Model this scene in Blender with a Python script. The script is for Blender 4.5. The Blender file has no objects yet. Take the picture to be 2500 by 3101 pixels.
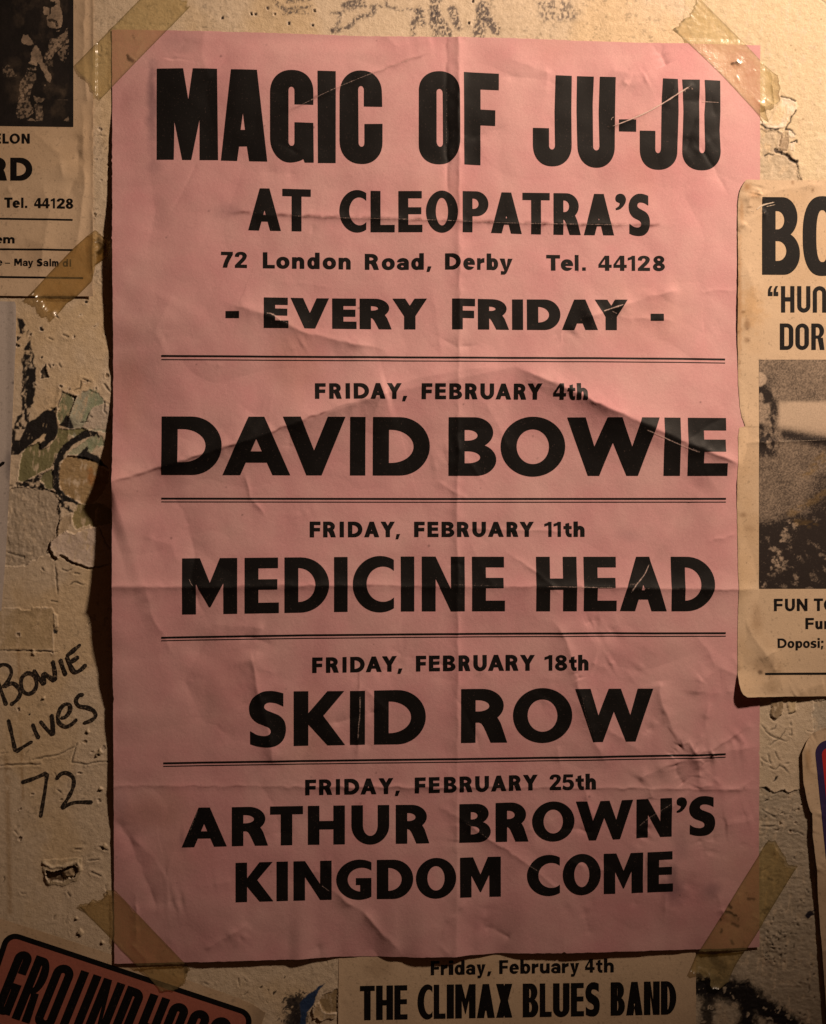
# A pink gig poster taped to a peeling plaster wall, lit by one warm lamp from the upper right.
import bpy, math
import numpy as np
from mathutils import Vector
from mathutils.geometry import delaunay_2d_cdt

scene = bpy.context.scene
COL = scene.collection

# ------------------------------------------------------------------ camera, world, lamp, exposure
YAW = math.radians(4.8)
SN, CS = math.sin(YAW), math.cos(YAW)
CAMX, CAMY = -SN, CS                       # one metre from the wall along the view axis
cam_d = bpy.data.cameras.new("camera")
cam = bpy.data.objects.new("camera", cam_d)
COL.objects.link(cam)
cam.location = (CAMX, -CAMY, 0.0)
cam.rotation_euler = (math.radians(90), 0.0, -YAW)
cam_d.sensor_fit = 'HORIZONTAL'
cam_d.sensor_width = 36.0
cam_d.lens = 72.0
cam_d.clip_start = 0.01
cam_d.clip_end = 50.0
scene.camera = cam

world = bpy.data.worlds.new("World")
scene.world = world
world.use_nodes = True
bg = world.node_tree.nodes["Background"]
bg.inputs["Color"].default_value = (1.0, 0.42, 0.20, 1.0)
bg.inputs["Strength"].default_value = 0.021

LAMP_POS = Vector((0.91, -0.74, 1.01))
LAMP_AIM = Vector((0.31, 0.0, 0.39))
ld = bpy.data.lights.new("wall_lamp", 'SPOT')
ld.energy = 176.0
ld.color = (1.0, 0.765, 0.575)
ld.shadow_soft_size = 0.06
ld.spot_size = math.radians(45)
ld.spot_blend = 1.0
lamp = bpy.data.objects.new("wall_lamp", ld)
COL.objects.link(lamp)
lamp.location = LAMP_POS
lamp.rotation_euler = (LAMP_AIM - LAMP_POS).to_track_quat('-Z', 'Y').to_euler()

scene.view_settings.view_transform = 'Standard'
scene.view_settings.look = 'None'
scene.view_settings.gamma = 1.0
scene.view_settings.exposure = 0.0
scene.view_settings.use_curve_mapping = False

# ------------------------------------------------------------------ wall-plane coordinates
# Sizes on the wall are written in fifths of a millimetre (2500 of them span half a metre of wall),
# x to the right and y downward; W() turns them into metres on the wall plane.
KX = 36.0 / cam_d.lens
MM = 0.001


def W(U, V, h0, h):
    """wall coordinates -> xyz in metres; h0 = nominal standoff of the sheet, h = actual standoff (mm)."""
    a = (np.asarray(U, float) - 1250.0) / 2500.0 * KX
    b = -(np.asarray(V, float) - 1550.5) / 2500.0 * KX
    dy = CS - a * SN
    t = (CAMY - h0 * MM) / dy
    x = CAMX + t * (SN + a * CS)
    z = t * b
    y = -np.asarray(h, float) * MM + 0 * x
    return np.stack([x, y, z], axis=-1)


# ------------------------------------------------------------------ noise and distance helpers
def vnoise(x, y, seed):
    T = np.random.RandomState(seed).rand(256, 256) * 2 - 1
    x = np.asarray(x, float) + 1000.37
    y = np.asarray(y, float) + 1000.71
    xi = np.floor(x).astype(int)
    yi = np.floor(y).astype(int)
    fx = x - xi
    fy = y - yi
    fx = fx * fx * fx * (fx * (fx * 6 - 15) + 10)
    fy = fy * fy * fy * (fy * (fy * 6 - 15) + 10)
    a = T[xi & 255, yi & 255]
    b = T[(xi + 1) & 255, yi & 255]
    c = T[xi & 255, (yi + 1) & 255]
    d = T[(xi + 1) & 255, (yi + 1) & 255]
    return (a * (1 - fx) + b * fx) * (1 - fy) + (c * (1 - fx) + d * fx) * fy


def fbm(x, y, seed, octv=4, gain=0.5):
    s = 0.0
    amp = 1.0
    tot = 0.0
    ca, sa = math.cos(0.7), math.sin(0.7)
    for i in range(octv):
        s = s + amp * vnoise(x, y, seed + i * 17)
        tot += amp
        amp *= gain
        x, y = (x * ca - y * sa) * 2.03 + 3.1, (x * sa + y * ca) * 2.03 + 1.7
    return s / tot


def interp(x, pts):
    p = np.array(pts, float)
    return np.interp(x, p[:, 0], p[:, 1])


def sinterp(x, pts):
    """smooth interpolation (cosine between the given points)"""
    p = np.array(pts, float)
    i = np.clip(np.searchsorted(p[:, 0], x) - 1, 0, len(p) - 2)
    t = np.clip((x - p[i, 0]) / (p[i + 1, 0] - p[i, 0]), 0, 1)
    t = t * t * (3 - 2 * t)
    return p[i, 1] * (1 - t) + p[i + 1, 1] * t


def smoothstep(a, b, x):
    t = np.clip((x - a) / (b - a), 0, 1)
    return t * t * (3 - 2 * t)


def polydist(U, V, pts, closed=False):
    """distance to a polyline and the fraction along it"""
    p = np.array([q[:2] for q in pts], float)
    if closed:
        p = np.vstack([p, p[:1]])
    seg = np.diff(p, axis=0)
    L = np.maximum(np.hypot(seg[:, 0], seg[:, 1]), 1e-9)
    cum = np.concatenate([[0], np.cumsum(L)])
    best = np.full(np.shape(U), 1e9)
    frac = np.zeros(np.shape(U))
    for i in range(len(seg)):
        t = np.clip(((U - p[i, 0]) * seg[i, 0] + (V - p[i, 1]) * seg[i, 1]) / L[i] ** 2, 0, 1)
        d = np.hypot(U - p[i, 0] - t * seg[i, 0], V - p[i, 1] - t * seg[i, 1])
        m = d < best
        best = np.where(m, d, best)
        frac = np.where(m, (cum[i] + t * L[i]) / cum[-1], frac)
    return best, frac


def inpoly(U, V, pts):
    p = np.array([q[:2] for q in pts], float)
    ins = np.zeros(np.shape(U), bool)
    x0, y0 = p[-1]
    for x1, y1 in p:
        if y0 != y1:
            c = ((y1 > V) != (y0 > V)) & (U < (x0 - x1) * (V - y1) / (y0 - y1) + x1)
            ins ^= c
        x0, y0 = x1, y1
    return ins


# ------------------------------------------------------------------ materials
def mat(name):
    m = bpy.data.materials.new(name)
    m.use_nodes = True
    nt = m.node_tree
    return m, nt, nt.nodes["Principled BSDF"], nt.nodes["Material Output"]


def N(nt, kind, **kw):
    n = nt.nodes.new(kind)
    for k, v in kw.items():
        setattr(n, k, v)
    return n


def noise_node(nt, scale, detail=4.0, rough=0.55, vec=None):
    n = N(nt, 'ShaderNodeTexNoise')
    n.inputs['Scale'].default_value = scale
    n.inputs['Detail'].default_value = detail
    n.inputs['Roughness'].default_value = rough
    if vec is None:
        vec = N(nt, 'ShaderNodeTexCoord').outputs['Object']
    nt.links.new(vec, n.inputs['Vector'])
    return n


def ramp(nt, src, p0, c0, p1, c1):
    r = N(nt, 'ShaderNodeValToRGB')
    r.color_ramp.elements[0].position = p0
    r.color_ramp.elements[0].color = c0 if len(c0) == 4 else (*c0, 1)
    r.color_ramp.elements[1].position = p1
    r.color_ramp.elements[1].color = c1 if len(c1) == 4 else (*c1, 1)
    nt.links.new(src, r.inputs['Fac'])
    return r


def mixrgb(nt, a, b, fac, mode='MIX'):
    n = N(nt, 'ShaderNodeMix', data_type='RGBA', blend_type=mode)
    for sock, v in ((n.inputs[6], a), (n.inputs[7], b)):
        if isinstance(v, tuple):
            sock.default_value = (*v[:3], 1)
        else:
            nt.links.new(v, sock)
    if isinstance(fac, (int, float)):
        n.inputs[0].default_value = fac
    else:
        nt.links.new(fac, n.inputs[0])
    return n.outputs[2]


def bump(nt, bsdf, h, dist, strength=1.0, prev=None):
    b = N(nt, 'ShaderNodeBump')
    b.inputs['Strength'].default_value = strength
    b.inputs['Distance'].default_value = dist
    nt.links.new(h, b.inputs['Height'])
    if prev is not None:
        nt.links.new(prev, b.inputs['Normal'])
    nt.links.new(b.outputs['Normal'], bsdf.inputs['Normal'])
    return b.outputs['Normal']


def paper_mat(name, base, mott=0.10, fibre=0.00006, vcol=False, rough=0.75, grain=0.13, lohi=None):
    """printed paper: mottled stock with a fibre grain; vertex colour 'tint' multiplies (dirt, stains, prints)"""
    m, nt, b, out = mat(name)
    big = noise_node(nt, 22, 5, 0.6)
    fine = noise_node(nt, 1500, 3, 0.7)
    lo = tuple(c * (1 - mott) for c in base)
    hi = tuple(min(1, c * (1 + mott * 0.6)) for c in base)
    if lohi:
        lo, hi = lohi
    r = ramp(nt, big.outputs['Fac'], 0.32, lo, 0.68, hi)
    g = ramp(nt, fine.outputs['Fac'], 0.25, (1 - grain * 1.6,) * 3, 0.75, (1.0,) * 3)
    c = mixrgb(nt, r.outputs['Color'], g.outputs['Color'], 1.0, 'MULTIPLY')
    if vcol:
        a = N(nt, 'ShaderNodeAttribute', attribute_name='tint')
        c = mixrgb(nt, c, a.outputs['Color'], 1.0, 'MULTIPLY')
    nt.links.new(c, b.inputs['Base Color'])
    b.inputs['Roughness'].default_value = rough
    b.inputs['Specular IOR Level'].default_value = 0.25
    mid = noise_node(nt, 420, 3, 0.6)
    n1 = bump(nt, b, mid.outputs['Fac'], fibre * 2.2, 0.8)
    bump(nt, b, fine.outputs['Fac'], fibre, 0.8, n1)
    return m


def ink_mat(name, base=(0.0050, 0.0040, 0.0039), rough=0.52, spec=0.20, speck=0.63, paper=(0.35, 0.22, 0.19), gap=1150, take=0.34):
    """letterpress ink: slightly mottled black with tiny gaps where it did not take"""
    m, nt, b, out = mat(name)
    big = noise_node(nt, 45, 5, 0.65)
    fine = noise_node(nt, gap, 3, 0.7)
    r = ramp(nt, big.outputs['Fac'], 0.3, tuple(c * 0.75 for c in base), 0.72, tuple(c * 1.45 for c in base))
    f = ramp(nt, fine.outputs['Fac'], speck, (0, 0, 0), speck + 0.18, (take, take, take))
    c = mixrgb(nt, r.outputs['Color'], paper, f.outputs['Color'])
    nt.links.new(c, b.inputs['Base Color'])
    b.inputs['Roughness'].default_value = rough
    b.inputs['Specular IOR Level'].default_value = spec
    bump(nt, b, fine.outputs['Fac'], 0.00005, 0.7)
    return m


# ------------------------------------------------------------------ mesh helpers
def mesh_obj(name, verts, faces, material, parent=None, color=None, smooth=True, attr='tint'):
    verts = np.asarray(verts, np.float32).reshape(-1, 3)
    faces = np.asarray(faces, np.int32)
    me = bpy.data.meshes.new(name)
    n, k = faces.shape
    me.vertices.add(len(verts))
    me.vertices.foreach_set('co', verts.ravel())
    me.loops.add(n * k)
    me.loops.foreach_set('vertex_index', faces.ravel())
    me.polygons.add(n)
    me.polygons.foreach_set('loop_start', np.arange(0, n * k, k, dtype=np.int32))
    me.polygons.foreach_set('loop_total', np.full(n, k, np.int32))
    me.update(calc_edges=True)
    me.polygons.foreach_set('use_smooth', np.full(n, smooth, bool))
    if color is not None:
        c = np.asarray(color, np.float32).reshape(-1, color.shape[-1])
        if c.shape[1] == 3:
            c = np.hstack([c, np.ones((len(c), 1), np.float32)])
        a = me.attributes.new(attr, 'FLOAT_COLOR', 'POINT')
        a.data.foreach_set('color', c.ravel())
    me.materials.append(material)
    o = bpy.data.objects.new(name, me)
    COL.objects.link(o)
    if parent is not None:
        o.parent = parent
    return o


def grid_faces(nu, nv):
    """faces of an (nv x nu) vertex grid, facing the viewer"""
    i = np.arange(nu * nv).reshape(nv, nu)
    return np.stack([i[1:, :-1], i[1:, 1:], i[:-1, 1:], i[:-1, :-1]], axis=-1).reshape(-1, 4)


def tag(o, label, cat, group=None, kind=None):
    o['label'] = label
    if cat:
        o['category'] = cat
    if group:
        o['group'] = group
    if kind:
        o['kind'] = kind
    return o


def coons(left, right, top, bottom, nu, nv, jit=0.0, seed=1):
    """wall-coordinate grid between four edges: left/right as (y, x) points, top/bottom as (x, y) points"""
    u = np.linspace(0, 1, nu)[None, :]
    v = np.linspace(0, 1, nv)[:, None]
    y0, y1 = min(p[0] for p in left), max(p[0] for p in left)
    vv = y0 + (y1 - y0) * v
    e = fbm(vv * 0.06, vv * 0 + 3.3, seed, 4) * jit
    UL = interp(vv, left) + e
    UR = interp(vv, right) + fbm(vv * 0.06, vv * 0 + 9.1, seed + 5, 4) * jit
    U = UL + (UR - UL) * u
    VT = interp(U, top) + fbm(U * 0.06, U * 0 + 1.3, seed + 7, 4) * jit
    VB = interp(U, bottom) + fbm(U * 0.06, U * 0 + 5.3, seed + 9, 4) * jit
    V = VT + (VB - VT) * v
    return U, V


def sheet(name, U, V, zf, h0, material, parent=None, tint=None):
    nv, nu = U.shape
    return mesh_obj(name, W(U, V, h0, zf(U, V)), grid_faces(nu, nv), material, parent, color=tint)
# ------------------------------------------------------------------ letter shapes
# A letter is a list of (+1 / -1, outline): outlines are added and cut in order.
def pth(items, k=12):
    """corner points (x, y); (cx, cy, x, y[, n]) is a quarter arc from the previous point round the corner (cx, cy)"""
    out = []
    for it in items:
        if len(it) == 2:
            out.append(it)
        else:
            cx, cy, x, y = it[:4]
            n = it[4] if len(it) > 4 else 2.0
            p0 = out[-1]
            o = (p0[0] + x - cx, p0[1] + y - cy)
            for j in range(1, k + 1):
                a = j / k * math.pi / 2
                ca, sa = math.cos(a) ** (2 / n) if j < k else 0.0, math.sin(a) ** (2 / n)
                out.append((o[0] + (p0[0] - o[0]) * ca + (x - o[0]) * sa, o[1] + (p0[1] - o[1]) * ca + (y - o[1]) * sa))
    return out


def ell(cx, cy, rx, ry, n=2.0, k=56):
    r = []
    for j in range(k):
        a = j / k * 2 * math.pi
        c, s = math.cos(a), math.sin(a)
        r.append((cx + rx * math.copysign(abs(c) ** (2 / n), c), cy + ry * math.copysign(abs(s) ** (2 / n), s)))
    return r


def rect(x0, y0, x1, y1):
    return [(x0, y0), (x1, y0), (x1, y1), (x0, y1)]


def dshape(x0, y0, x1, y1, rx, n=2.0):
    ym = (y0 + y1) / 2
    return pth([(x0, y0), (x0, y1), (x1 - rx, y1), (x1, y1, x1, ym, n), (x1, y0, x1 - rx, y0, n)])


def smooth(pts, k=6):
    """closed Catmull-Rom outline; a third value marks a sharp corner"""
    n = len(pts)
    out = []
    P = [np.array(p[:2], float) for p in pts]
    sharp = [len(p) > 2 for p in pts]
    for i in range(n):
        p1, p2 = P[i], P[(i + 1) % n]
        if sharp[i] and sharp[(i + 1) % n]:
            out.append(tuple(p1))
            continue
        p0 = P[i - 1] if not sharp[i] else p1
        p3 = P[(i + 2) % n] if not sharp[(i + 1) % n] else p2
        for j in range(k):
            t = j / k
            q = 0.5 * (2 * p1 + (p2 - p0) * t + (2 * p0 - 5 * p1 + 4 * p2 - p3) * t * t + (3 * p1 - p0 - 3 * p2 + p3) * t ** 3)
            out.append(tuple(q))
    return out


S_OUT = [(540, 350, 1), (490, 336), (440, 330), (380, 337), (320, 373), (291, 420), (284, 468), (298, 522), (340, 566), (395, 590), (430, 607),
         (446, 630), (440, 654), (415, 668), (385, 670), (340, 660), (292, 632, 1), (292, 731, 1), (350, 749), (425, 755), (490, 743), (538, 703),
         (559, 635), (550, 567), (515, 522), (460, 495), (415, 475), (397, 456), (401, 435), (420, 421), (445, 418), (490, 426), (540, 450, 1)]
TWO = [(0, .70, 1), (.03, .85), (.2, .97), (.5, 1.01), (.8, .96), (.97, .82), (.97, .68), (.85, .5), (.64, .33), (.47, .21, 1), (1, .21, 1), (1, 0, 1),
       (0, 0, 1), (0, .17, 1), (.3, .41), (.55, .61), (.63, .72), (.6, .8), (.5, .83), (.38, .8), (.32, .68, 1)]
FIVE = [(.1, 1, 1), (.92, 1, 1), (.92, .81, 1), (.36, .81, 1), (.34, .65, 1), (.57, .67), (.85, .59), (1, .4), (.98, .22), (.8, .04), (.5, -.015), (.2, .015),
        (0, .10, 1), (.06, .30, 1), (.3, .205), (.5, .195), (.63, .25), (.66, .35), (.6, .45), (.45, .49), (.3, .475), (.22, .45, 1), (.03, .48, 1)]
APO = [(.0, .72), (.12, .92), (.45, 1.0), (.8, .93), (1, .7), (.95, .45), (.7, .2), (.4, .05), (.05, .0, 1), (.03, .12, 1), (.3, .24), (.42, .40), (.3, .46), (.08, .54)]

ADV = dict(A=.86, B=.74, C=.72, D=.80, E=.62, F=.58, G=.80, H=.80, I=.34, J=.5, K=.78, L=.56, M=.98, N=.82, O=.84, P=.70, R=.76, S=.68, T=.70, U=.78,
           V=.80, W=1.15, X=.78, Y=.80, a=.62, b=.66, d=.66, e=.62, h=.64, i=.30, l=.30, m=.96, n=.64, o=.64, p=.66, r=.44, s=.58, t=.42, u=.64, y=.60)
for _c in '0123456789':
    ADV[_c] = .62
ADV.update({'1': .42, ',': .30, '.': .30, ';': .30, '-': .4})


def glyph(ch, w, h, s, t, xh=0.72):
    os_ = h * 0.014
    X = xh * h
    if ch == 'I':
        return [(1, rect(0, 0, w, h))]
    if ch == 'l':
        return [(1, rect(0, 0, w, h * 1.02))]
    if ch == 'i':
        return [(1, rect(0, 0, w, X)), (1, rect(0, h * .82, w, h * 1.02))]
    if ch == 'L':
        return [(1, [(0, 0), (w, 0), (w, t), (s, t), (s, h), (0, h)])]
    if ch == 'E':
        m0, m1 = .52 * h - t * .48, .52 * h + t * .48
        return [(1, [(0, 0), (w, 0), (w, t), (s, t), (s, m0), (.955 * w, m0), (.955 * w, m1), (s, m1), (s, h - t), (.975 * w, h - t), (.975 * w, h), (0, h)])]
    if ch == 'F':
        m0, m1 = .49 * h - t * .5, .49 * h + t * .5
        return [(1, [(0, 0), (s, 0), (s, m0), (.96 * w, m0), (.96 * w, m1), (s, m1), (s, h - t), (w, h - t), (w, h), (0, h)])]
    if ch == 'H':
        return [(1, [(0, 0), (s, 0), (s, h * .5 - t * .52), (w - s, h * .5 - t * .52), (w - s, 0), (w, 0), (w, h), (w - s, h), (w - s, h * .5 + t * .52), (s, h * .5 + t * .52), (s, h), (0, h)])]
    if ch == 'T':
        a, b = w / 2 - s / 2, w / 2 + s / 2
        return [(1, [(a, 0), (b, 0), (b, h - t), (w, h - t), (w, h), (0, h), (0, h - t), (a, h - t)])]
    if ch in 'OD':
        if ch == 'O':
            n = 2.0 if w > .66 * h else 2.5
            return [(1, ell(w / 2, h / 2, w / 2, h / 2 + os_, n)), (-1, ell(w / 2, h / 2, w / 2 - s * 1.0, h / 2 - t + os_, n))]
        rx = min(.66 * w, h * .52)
        return [(1, dshape(0, 0, w, h, rx)), (-1, dshape(s, t, w - s, h - t, min(rx - s * .45, w - 2 * s)))]
    if ch in 'CG':
        rx = .66 * w
        ri = (w - s) / 1.66
        r = [(1, ell(rx, h / 2, rx, h / 2 + os_)), (-1, ell(s + ri, h / 2, ri, h / 2 - t + os_)), (-1, rect(w, -h, 4 * w, 2 * h))]
        if ch == 'G':
            r += [(-1, rect(w - s * .98, h * .3, w * 1.5, h * .6)), (1, rect(w - s * .98, h * .10, w, h * .54)), (1, rect(.56 * w, h * .54 - t * .85, w, h * .54))]
        return r
    if ch in 'Ss':
        H = h if ch == 'S' else X
        return [(1, smooth([((p[0] - 283.5) / 276.5 * w, (755 - p[1]) / 425 * (H + 2 * os_) - os_) + tuple(p[2:]) for p in S_OUT]))]
    if ch == 'B':
        u0, l1 = .51 * h + .42 * t, .51 * h - .42 * t
        return [(1, dshape(0, .475 * h, .935 * w, h, .40 * w)), (1, dshape(0, 0, w, .545 * h, .42 * w)),
                (-1, dshape(s, u0, .935 * w - s * .97, h - t, min(.30 * w, (.935 * w - 1.97 * s) * .8))), (-1, dshape(s, t, w - s, l1, min(.32 * w, (w - 2 * s) * .8)))]
    if ch == 'P':
        return [(1, rect(0, 0, s, h)), (1, dshape(0, .39 * h, w, h, .48 * w)), (-1, dshape(s, .39 * h + t, w - s, h - t, min(.36 * w, (w - 2 * s) * .85)))]
    if ch == 'R':
        f = w - 1.13 * s
        return [(1, rect(0, 0, s, h)), (1, dshape(0, .375 * h, .925 * w, h, .46 * w)),
                (1, [(s * .9, .52 * h), (.74 * w, .52 * h), (.80 * w, .45 * h), (.86 * w, .36 * h), (w, 0), (f, 0), (f - .10 * w, .20 * h), (f - .155 * w, .30 * h), (f - .20 * w, .355 * h), (f - .26 * w, .378 * h), (s * .9, .38 * h)]),
                (-1, dshape(s, .375 * h + t * .98, .925 * w - s * .98, h - t, min(.34 * w, (.925 * w - 2 * s) * .85)))]
    if ch == 'K':
        return [(1, [(0, 0), (0, h), (s, h), (s, .60 * h), (.985 * w - s * 1.17, h), (.985 * w, h), (.575 * w, .545 * h), (w, 0), (w - s * 1.2, 0), (s, .393 * h), (s, 0)])]
    if ch == 'M':
        return [(1, [(0, 0), (0, h), (.32 * w, h), (.503 * w, .56 * h), (.685 * w, h), (w, h), (w, 0), (w - s, 0), (w - s, .55 * h), (.515 * w, .125 * h), (.49 * w, .125 * h), (s, .545 * h), (s, 0)])]
    if ch == 'N':
        return [(1, [(0, 0), (0, h), (s * 1.0, h), (w - s, .40 * h), (w - s, h), (w, h), (w, 0), (w - s * 1.0, 0), (s, .60 * h), (s, 0)])]
    if ch == 'A':
        tw, sd = s * .98, s * 1.10
        m = (w - tw) / 2 / h
        yb = .215 * h
        ya = yb + t * .88
        yt = (w - 2 * sd) / (2 * m)
        return [(1, [(0, 0), ((w - tw) / 2, h), ((w + tw) / 2, h), (w, 0)]), (-1, [(sd, 0), (sd + m * yb, yb), (w - sd - m * yb, yb), (w - sd, 0), (w - sd, -5), (sd, -5)]),
                (-1, [(sd + m * ya, ya), (w / 2, yt), (w - sd - m * ya, ya)])]
    if ch == 'V':
        bw, sd = s * .95, s * 1.10
        m = (w - bw) / 2 / h
        return [(1, [(0, h), (sd, h), (w / 2, h - (w - 2 * sd) / (2 * m)), (w - sd, h), (w, h), ((w + bw) / 2, 0), ((w - bw) / 2, 0)])]
    if ch == 'W':
        return [(1, [(x * w, y * h) for x, y in ((0, 1), (.197, 1), (.297, .5), (.43, 1), (.587, 1), (.707, .5), (.803, 1), (1, 1), (.774, 0), (.65, 0), (.497, .57), (.354, 0), (.23, 0))])]
    if ch == 'X':
        sd = s * 1.15
        return [(1, [(0, h), (sd, h), (w, 0), (w - sd, 0)]), (1, [(0, 0), (sd, 0), (w, h), (w - sd, h)])]
    if ch == 'Y':
        sd = s * 1.12
        m = (w / 2 - s / 2) / (.57 * h)
        return [(1, [(0, h), (sd, h), (w / 2, h - (w / 2 - sd) / m), (w - sd, h), (w, h), (w / 2 + s / 2, .43 * h), (w / 2 + s / 2, 0), (w / 2 - s / 2, 0), (w / 2 - s / 2, .43 * h)])]
    if ch == 'U':
        ry = min(w * .50, h * .5)
        return [(1, pth([(0, h), (0, ry), (0, -os_, w / 2, -os_), (w, -os_, w, ry), (w, h), (w - s, h), (w - s, ry), (w - s, t, w / 2, t), (s, t, s, ry), (s, h)]))]
    # ---- lower case
    def arch(w0, w1):
        d = w1 - w0
        return pth([(w0 + s * .5, .45 * X), (w0 + s * .5, .60 * X), (w0 + s * .5, X + os_, w0 + d * .56, X + os_), (w1, X + os_, w1, .60 * X), (w1, 0), (w1 - s, 0), (w1 - s, .58 * X),
                    (w1 - s, X - t, w0 + d * .54, X - t), (w0 + s, X - t, w0 + s, .45 * X)])
    if ch == 'o':
        return [(1, ell(w / 2, X / 2, w / 2, X / 2 + os_, 2.15)), (-1, ell(w / 2, X / 2, w / 2 - s, X / 2 - t + os_, 2.1))]
    if ch in 'nh':
        return [(1, rect(0, 0, s, X if ch == 'n' else h * 1.02)), (1, arch(0, w))]
    if ch == 'm':
        return [(1, rect(0, 0, s, X)), (1, arch(0, w / 2 + s / 2)), (1, arch(w / 2 - s / 2, w))]
    if ch == 'u':
        return [(sg, [(w - x, X - y) for x, y in p]) for sg, p in ((1, rect(0, 0, s, X)), (1, arch(0, w)))]
    if ch in 'dbp':
        top = {'d': h * 1.02, 'b': h * 1.02, 'p': X}[ch]
        bot = -.27 * h if ch == 'p' else 0
        c = (w - s * .25) / 2
        r = [(1, ell(c, X / 2, c, X / 2 + os_, 2.15)), (-1, ell(c, X / 2, c - s * .95, X / 2 - t + os_, 2.1)), (1, rect(w - s, bot, w, top))]
        if ch in 'bp':
            r = [(sg, [(w - x, y) for x, y in p]) for sg, p in r]
        return r
    if ch == 'e':
        return [(1, ell(w / 2, X / 2, w / 2, X / 2 + os_, 2.1)), (-1, ell(w / 2, X / 2, w / 2 - s * .95, X / 2 - t + os_, 2.1)), (-1, [(w * .5, .28 * X), (w * 1.1, .22 * X), (w * 1.1, .42 * X), (w * .5, .42 * X)]),
                (1, rect(s * .6, .42 * X, w * .985, .42 * X + t * .72))]
    if ch == 'a':
        c = (w - s * .2) / 2
        return [(1, ell(w / 2, .66 * X, w / 2 * .98, .34 * X + os_)), (-1, ell(w / 2, .64 * X, w / 2 - s * .95, .36 * X - t)), (-1, rect(-9, .1 * X, w - s, .66 * X)),
                (1, rect(w - s, 0, w, .66 * X)), (1, ell(c, .30 * X, c, .30 * X + os_)), (-1, ell(c, .30 * X, c - s * .9, .30 * X - t * .75)), (1, rect(w - s, 0, w, .5 * X))]
    if ch == 'r':
        return [(1, rect(0, 0, s, X)), (1, pth([(s * .5, .45 * X), (s * .5, .6 * X), (s * .5, X + os_, w, X + os_), (w, X - t * 1.25), (s, X - t * 1.25, s, .45 * X)]))]
    if ch == 't':
        a = .24 * w
        return [(1, pth([(a, X), (a, t * 1.7), (a, 0, a + s * 1.0, -os_), (w, -os_), (w, t * .95), (a + s + t * .2, t * .95), (a + s, t * .95, a + s, t * 1.5), (a + s, X * 1.30), (a, X * 1.22)])), (1, rect(0, X - t * .9, w, X))]
    if ch == 'y':
        return [(1, [(0, X), (s * 1.12, X), (w / 2 + .03 * w, .24 * X), (w - s * 1.08, X), (w, X), (w * .58, -.10 * h), (w * .50, -.22 * h), (w * .38, -.28 * h), (w * .10, -.28 * h), (w * .10, -.28 * h + t), (w * .26, -.28 * h + t), (w * .33, -.09 * h), (w * .36, 0)])]
    # ---- figures and points
    if ch == '1':
        return [(1, rect(w - s, 0, w, h)), (1, [(w - s + 1, h), (w - s - (w - s) * .25, .93 * h), (0, .86 * h), (0, .68 * h), (w - s + 1, .77 * h)])]
    if ch == '2':
        return [(1, smooth([(p[0] * w, p[1] * h) + tuple(p[2:]) for p in TWO]))]
    if ch == '5':
        return [(1, smooth([(p[0] * w, p[1] * h) + tuple(p[2:]) for p in FIVE]))]
    if ch == '7':
        return [(1, [(x * w, y * h) for x, y in ((0, 1), (1, 1), (1, .82), (.72, .45), (.58, .2), (.52, 0), (.14, 0), (.22, .25), (.38, .55), (.56, .79), (0, .79))])]
    if ch == '4':
        return [(1, [(x * w, y * h) for x, y in ((.48, 1), (.82, 1), (.82, .40), (1, .40), (1, .20), (.82, .20), (.82, 0), (.50, 0), (.50, .20), (0, .20), (0, .42))]), (-1, [(.50 * w, .40 * h), (.50 * w, .78 * h), (.20 * w, .40 * h)])]
    if ch == '8':
        return [(1, ell(.5 * w, .745 * h, .45 * w, .265 * h)), (1, ell(.5 * w, .275 * h, .5 * w, .285 * h)), (-1, ell(.5 * w, .755 * h, max(.45 * w - s * .85, .1 * w), .265 * h - t * .8)),
                (-1, ell(.5 * w, .28 * h, max(.5 * w - s * .9, .1 * w), .285 * h - t * .9))]
    if ch == '.':
        return [(1, rect(0, 0, w, .215 * h))]
    if ch == ',':
        return [(1, [(.24 * w, .20 * h), (w, .20 * h), (.58 * w, -.14 * h), (0, -.14 * h)])]
    if ch == ';':
        return [(1, [(.1 * w, .20 * h), (w, .20 * h), (.55 * w, -.16 * h), (0, -.16 * h)]), (1, rect(.1 * w, .52 * h, w, .74 * h))]
    if ch == "'":
        return [(1, smooth([(p[0] * w, h * (.61 + .40 * p[1])) + tuple(p[2:]) for p in APO]))]
    if ch == '"':
        r = []
        for k in (0, .53 * w):
            r.append((1, [(k, .62 * h), (k + .44 * w, .62 * h), (k + .44 * w, .78 * h), (k + .24 * w, .78 * h), (k + .30 * w, .90 * h), (k + .44 * w, h), (k + .20 * w, h), (k + .03 * w, .88 * h), (k, .76 * h)]))
        return r
    if ch == '-':
        return [(1, rect(0, .315 * h, w, .545 * h))]
    if ch == '~':
        return [(1, rect(0, .30 * h, w, .40 * h))]
    raise ValueError(ch)


def densify(p, step):
    p = np.array(p, float)
    out = []
    for i in range(len(p)):
        a, b = p[i], p[(i + 1) % len(p)]
        n = max(1, int(math.ceil(np.hypot(*(b - a)) / step)))
        for j in range(n):
            out.append(a + (b - a) * j / n)
    return np.array(out)


def sheet_normals(o, zf, U, V, e=2.5):
    """give print the shading of the sheet it lies on"""
    hx = (zf(U + e, V) - zf(U - e, V)) / (2 * e * .2)
    hz = -(zf(U, V + e) - zf(U, V - e)) / (2 * e * .2)
    n = np.stack([-hx, -np.ones(len(U)), -hz], -1)
    n /= np.linalg.norm(n, axis=1)[:, None]
    o.data.normals_split_custom_set_from_vertices(n.tolist())


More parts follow.
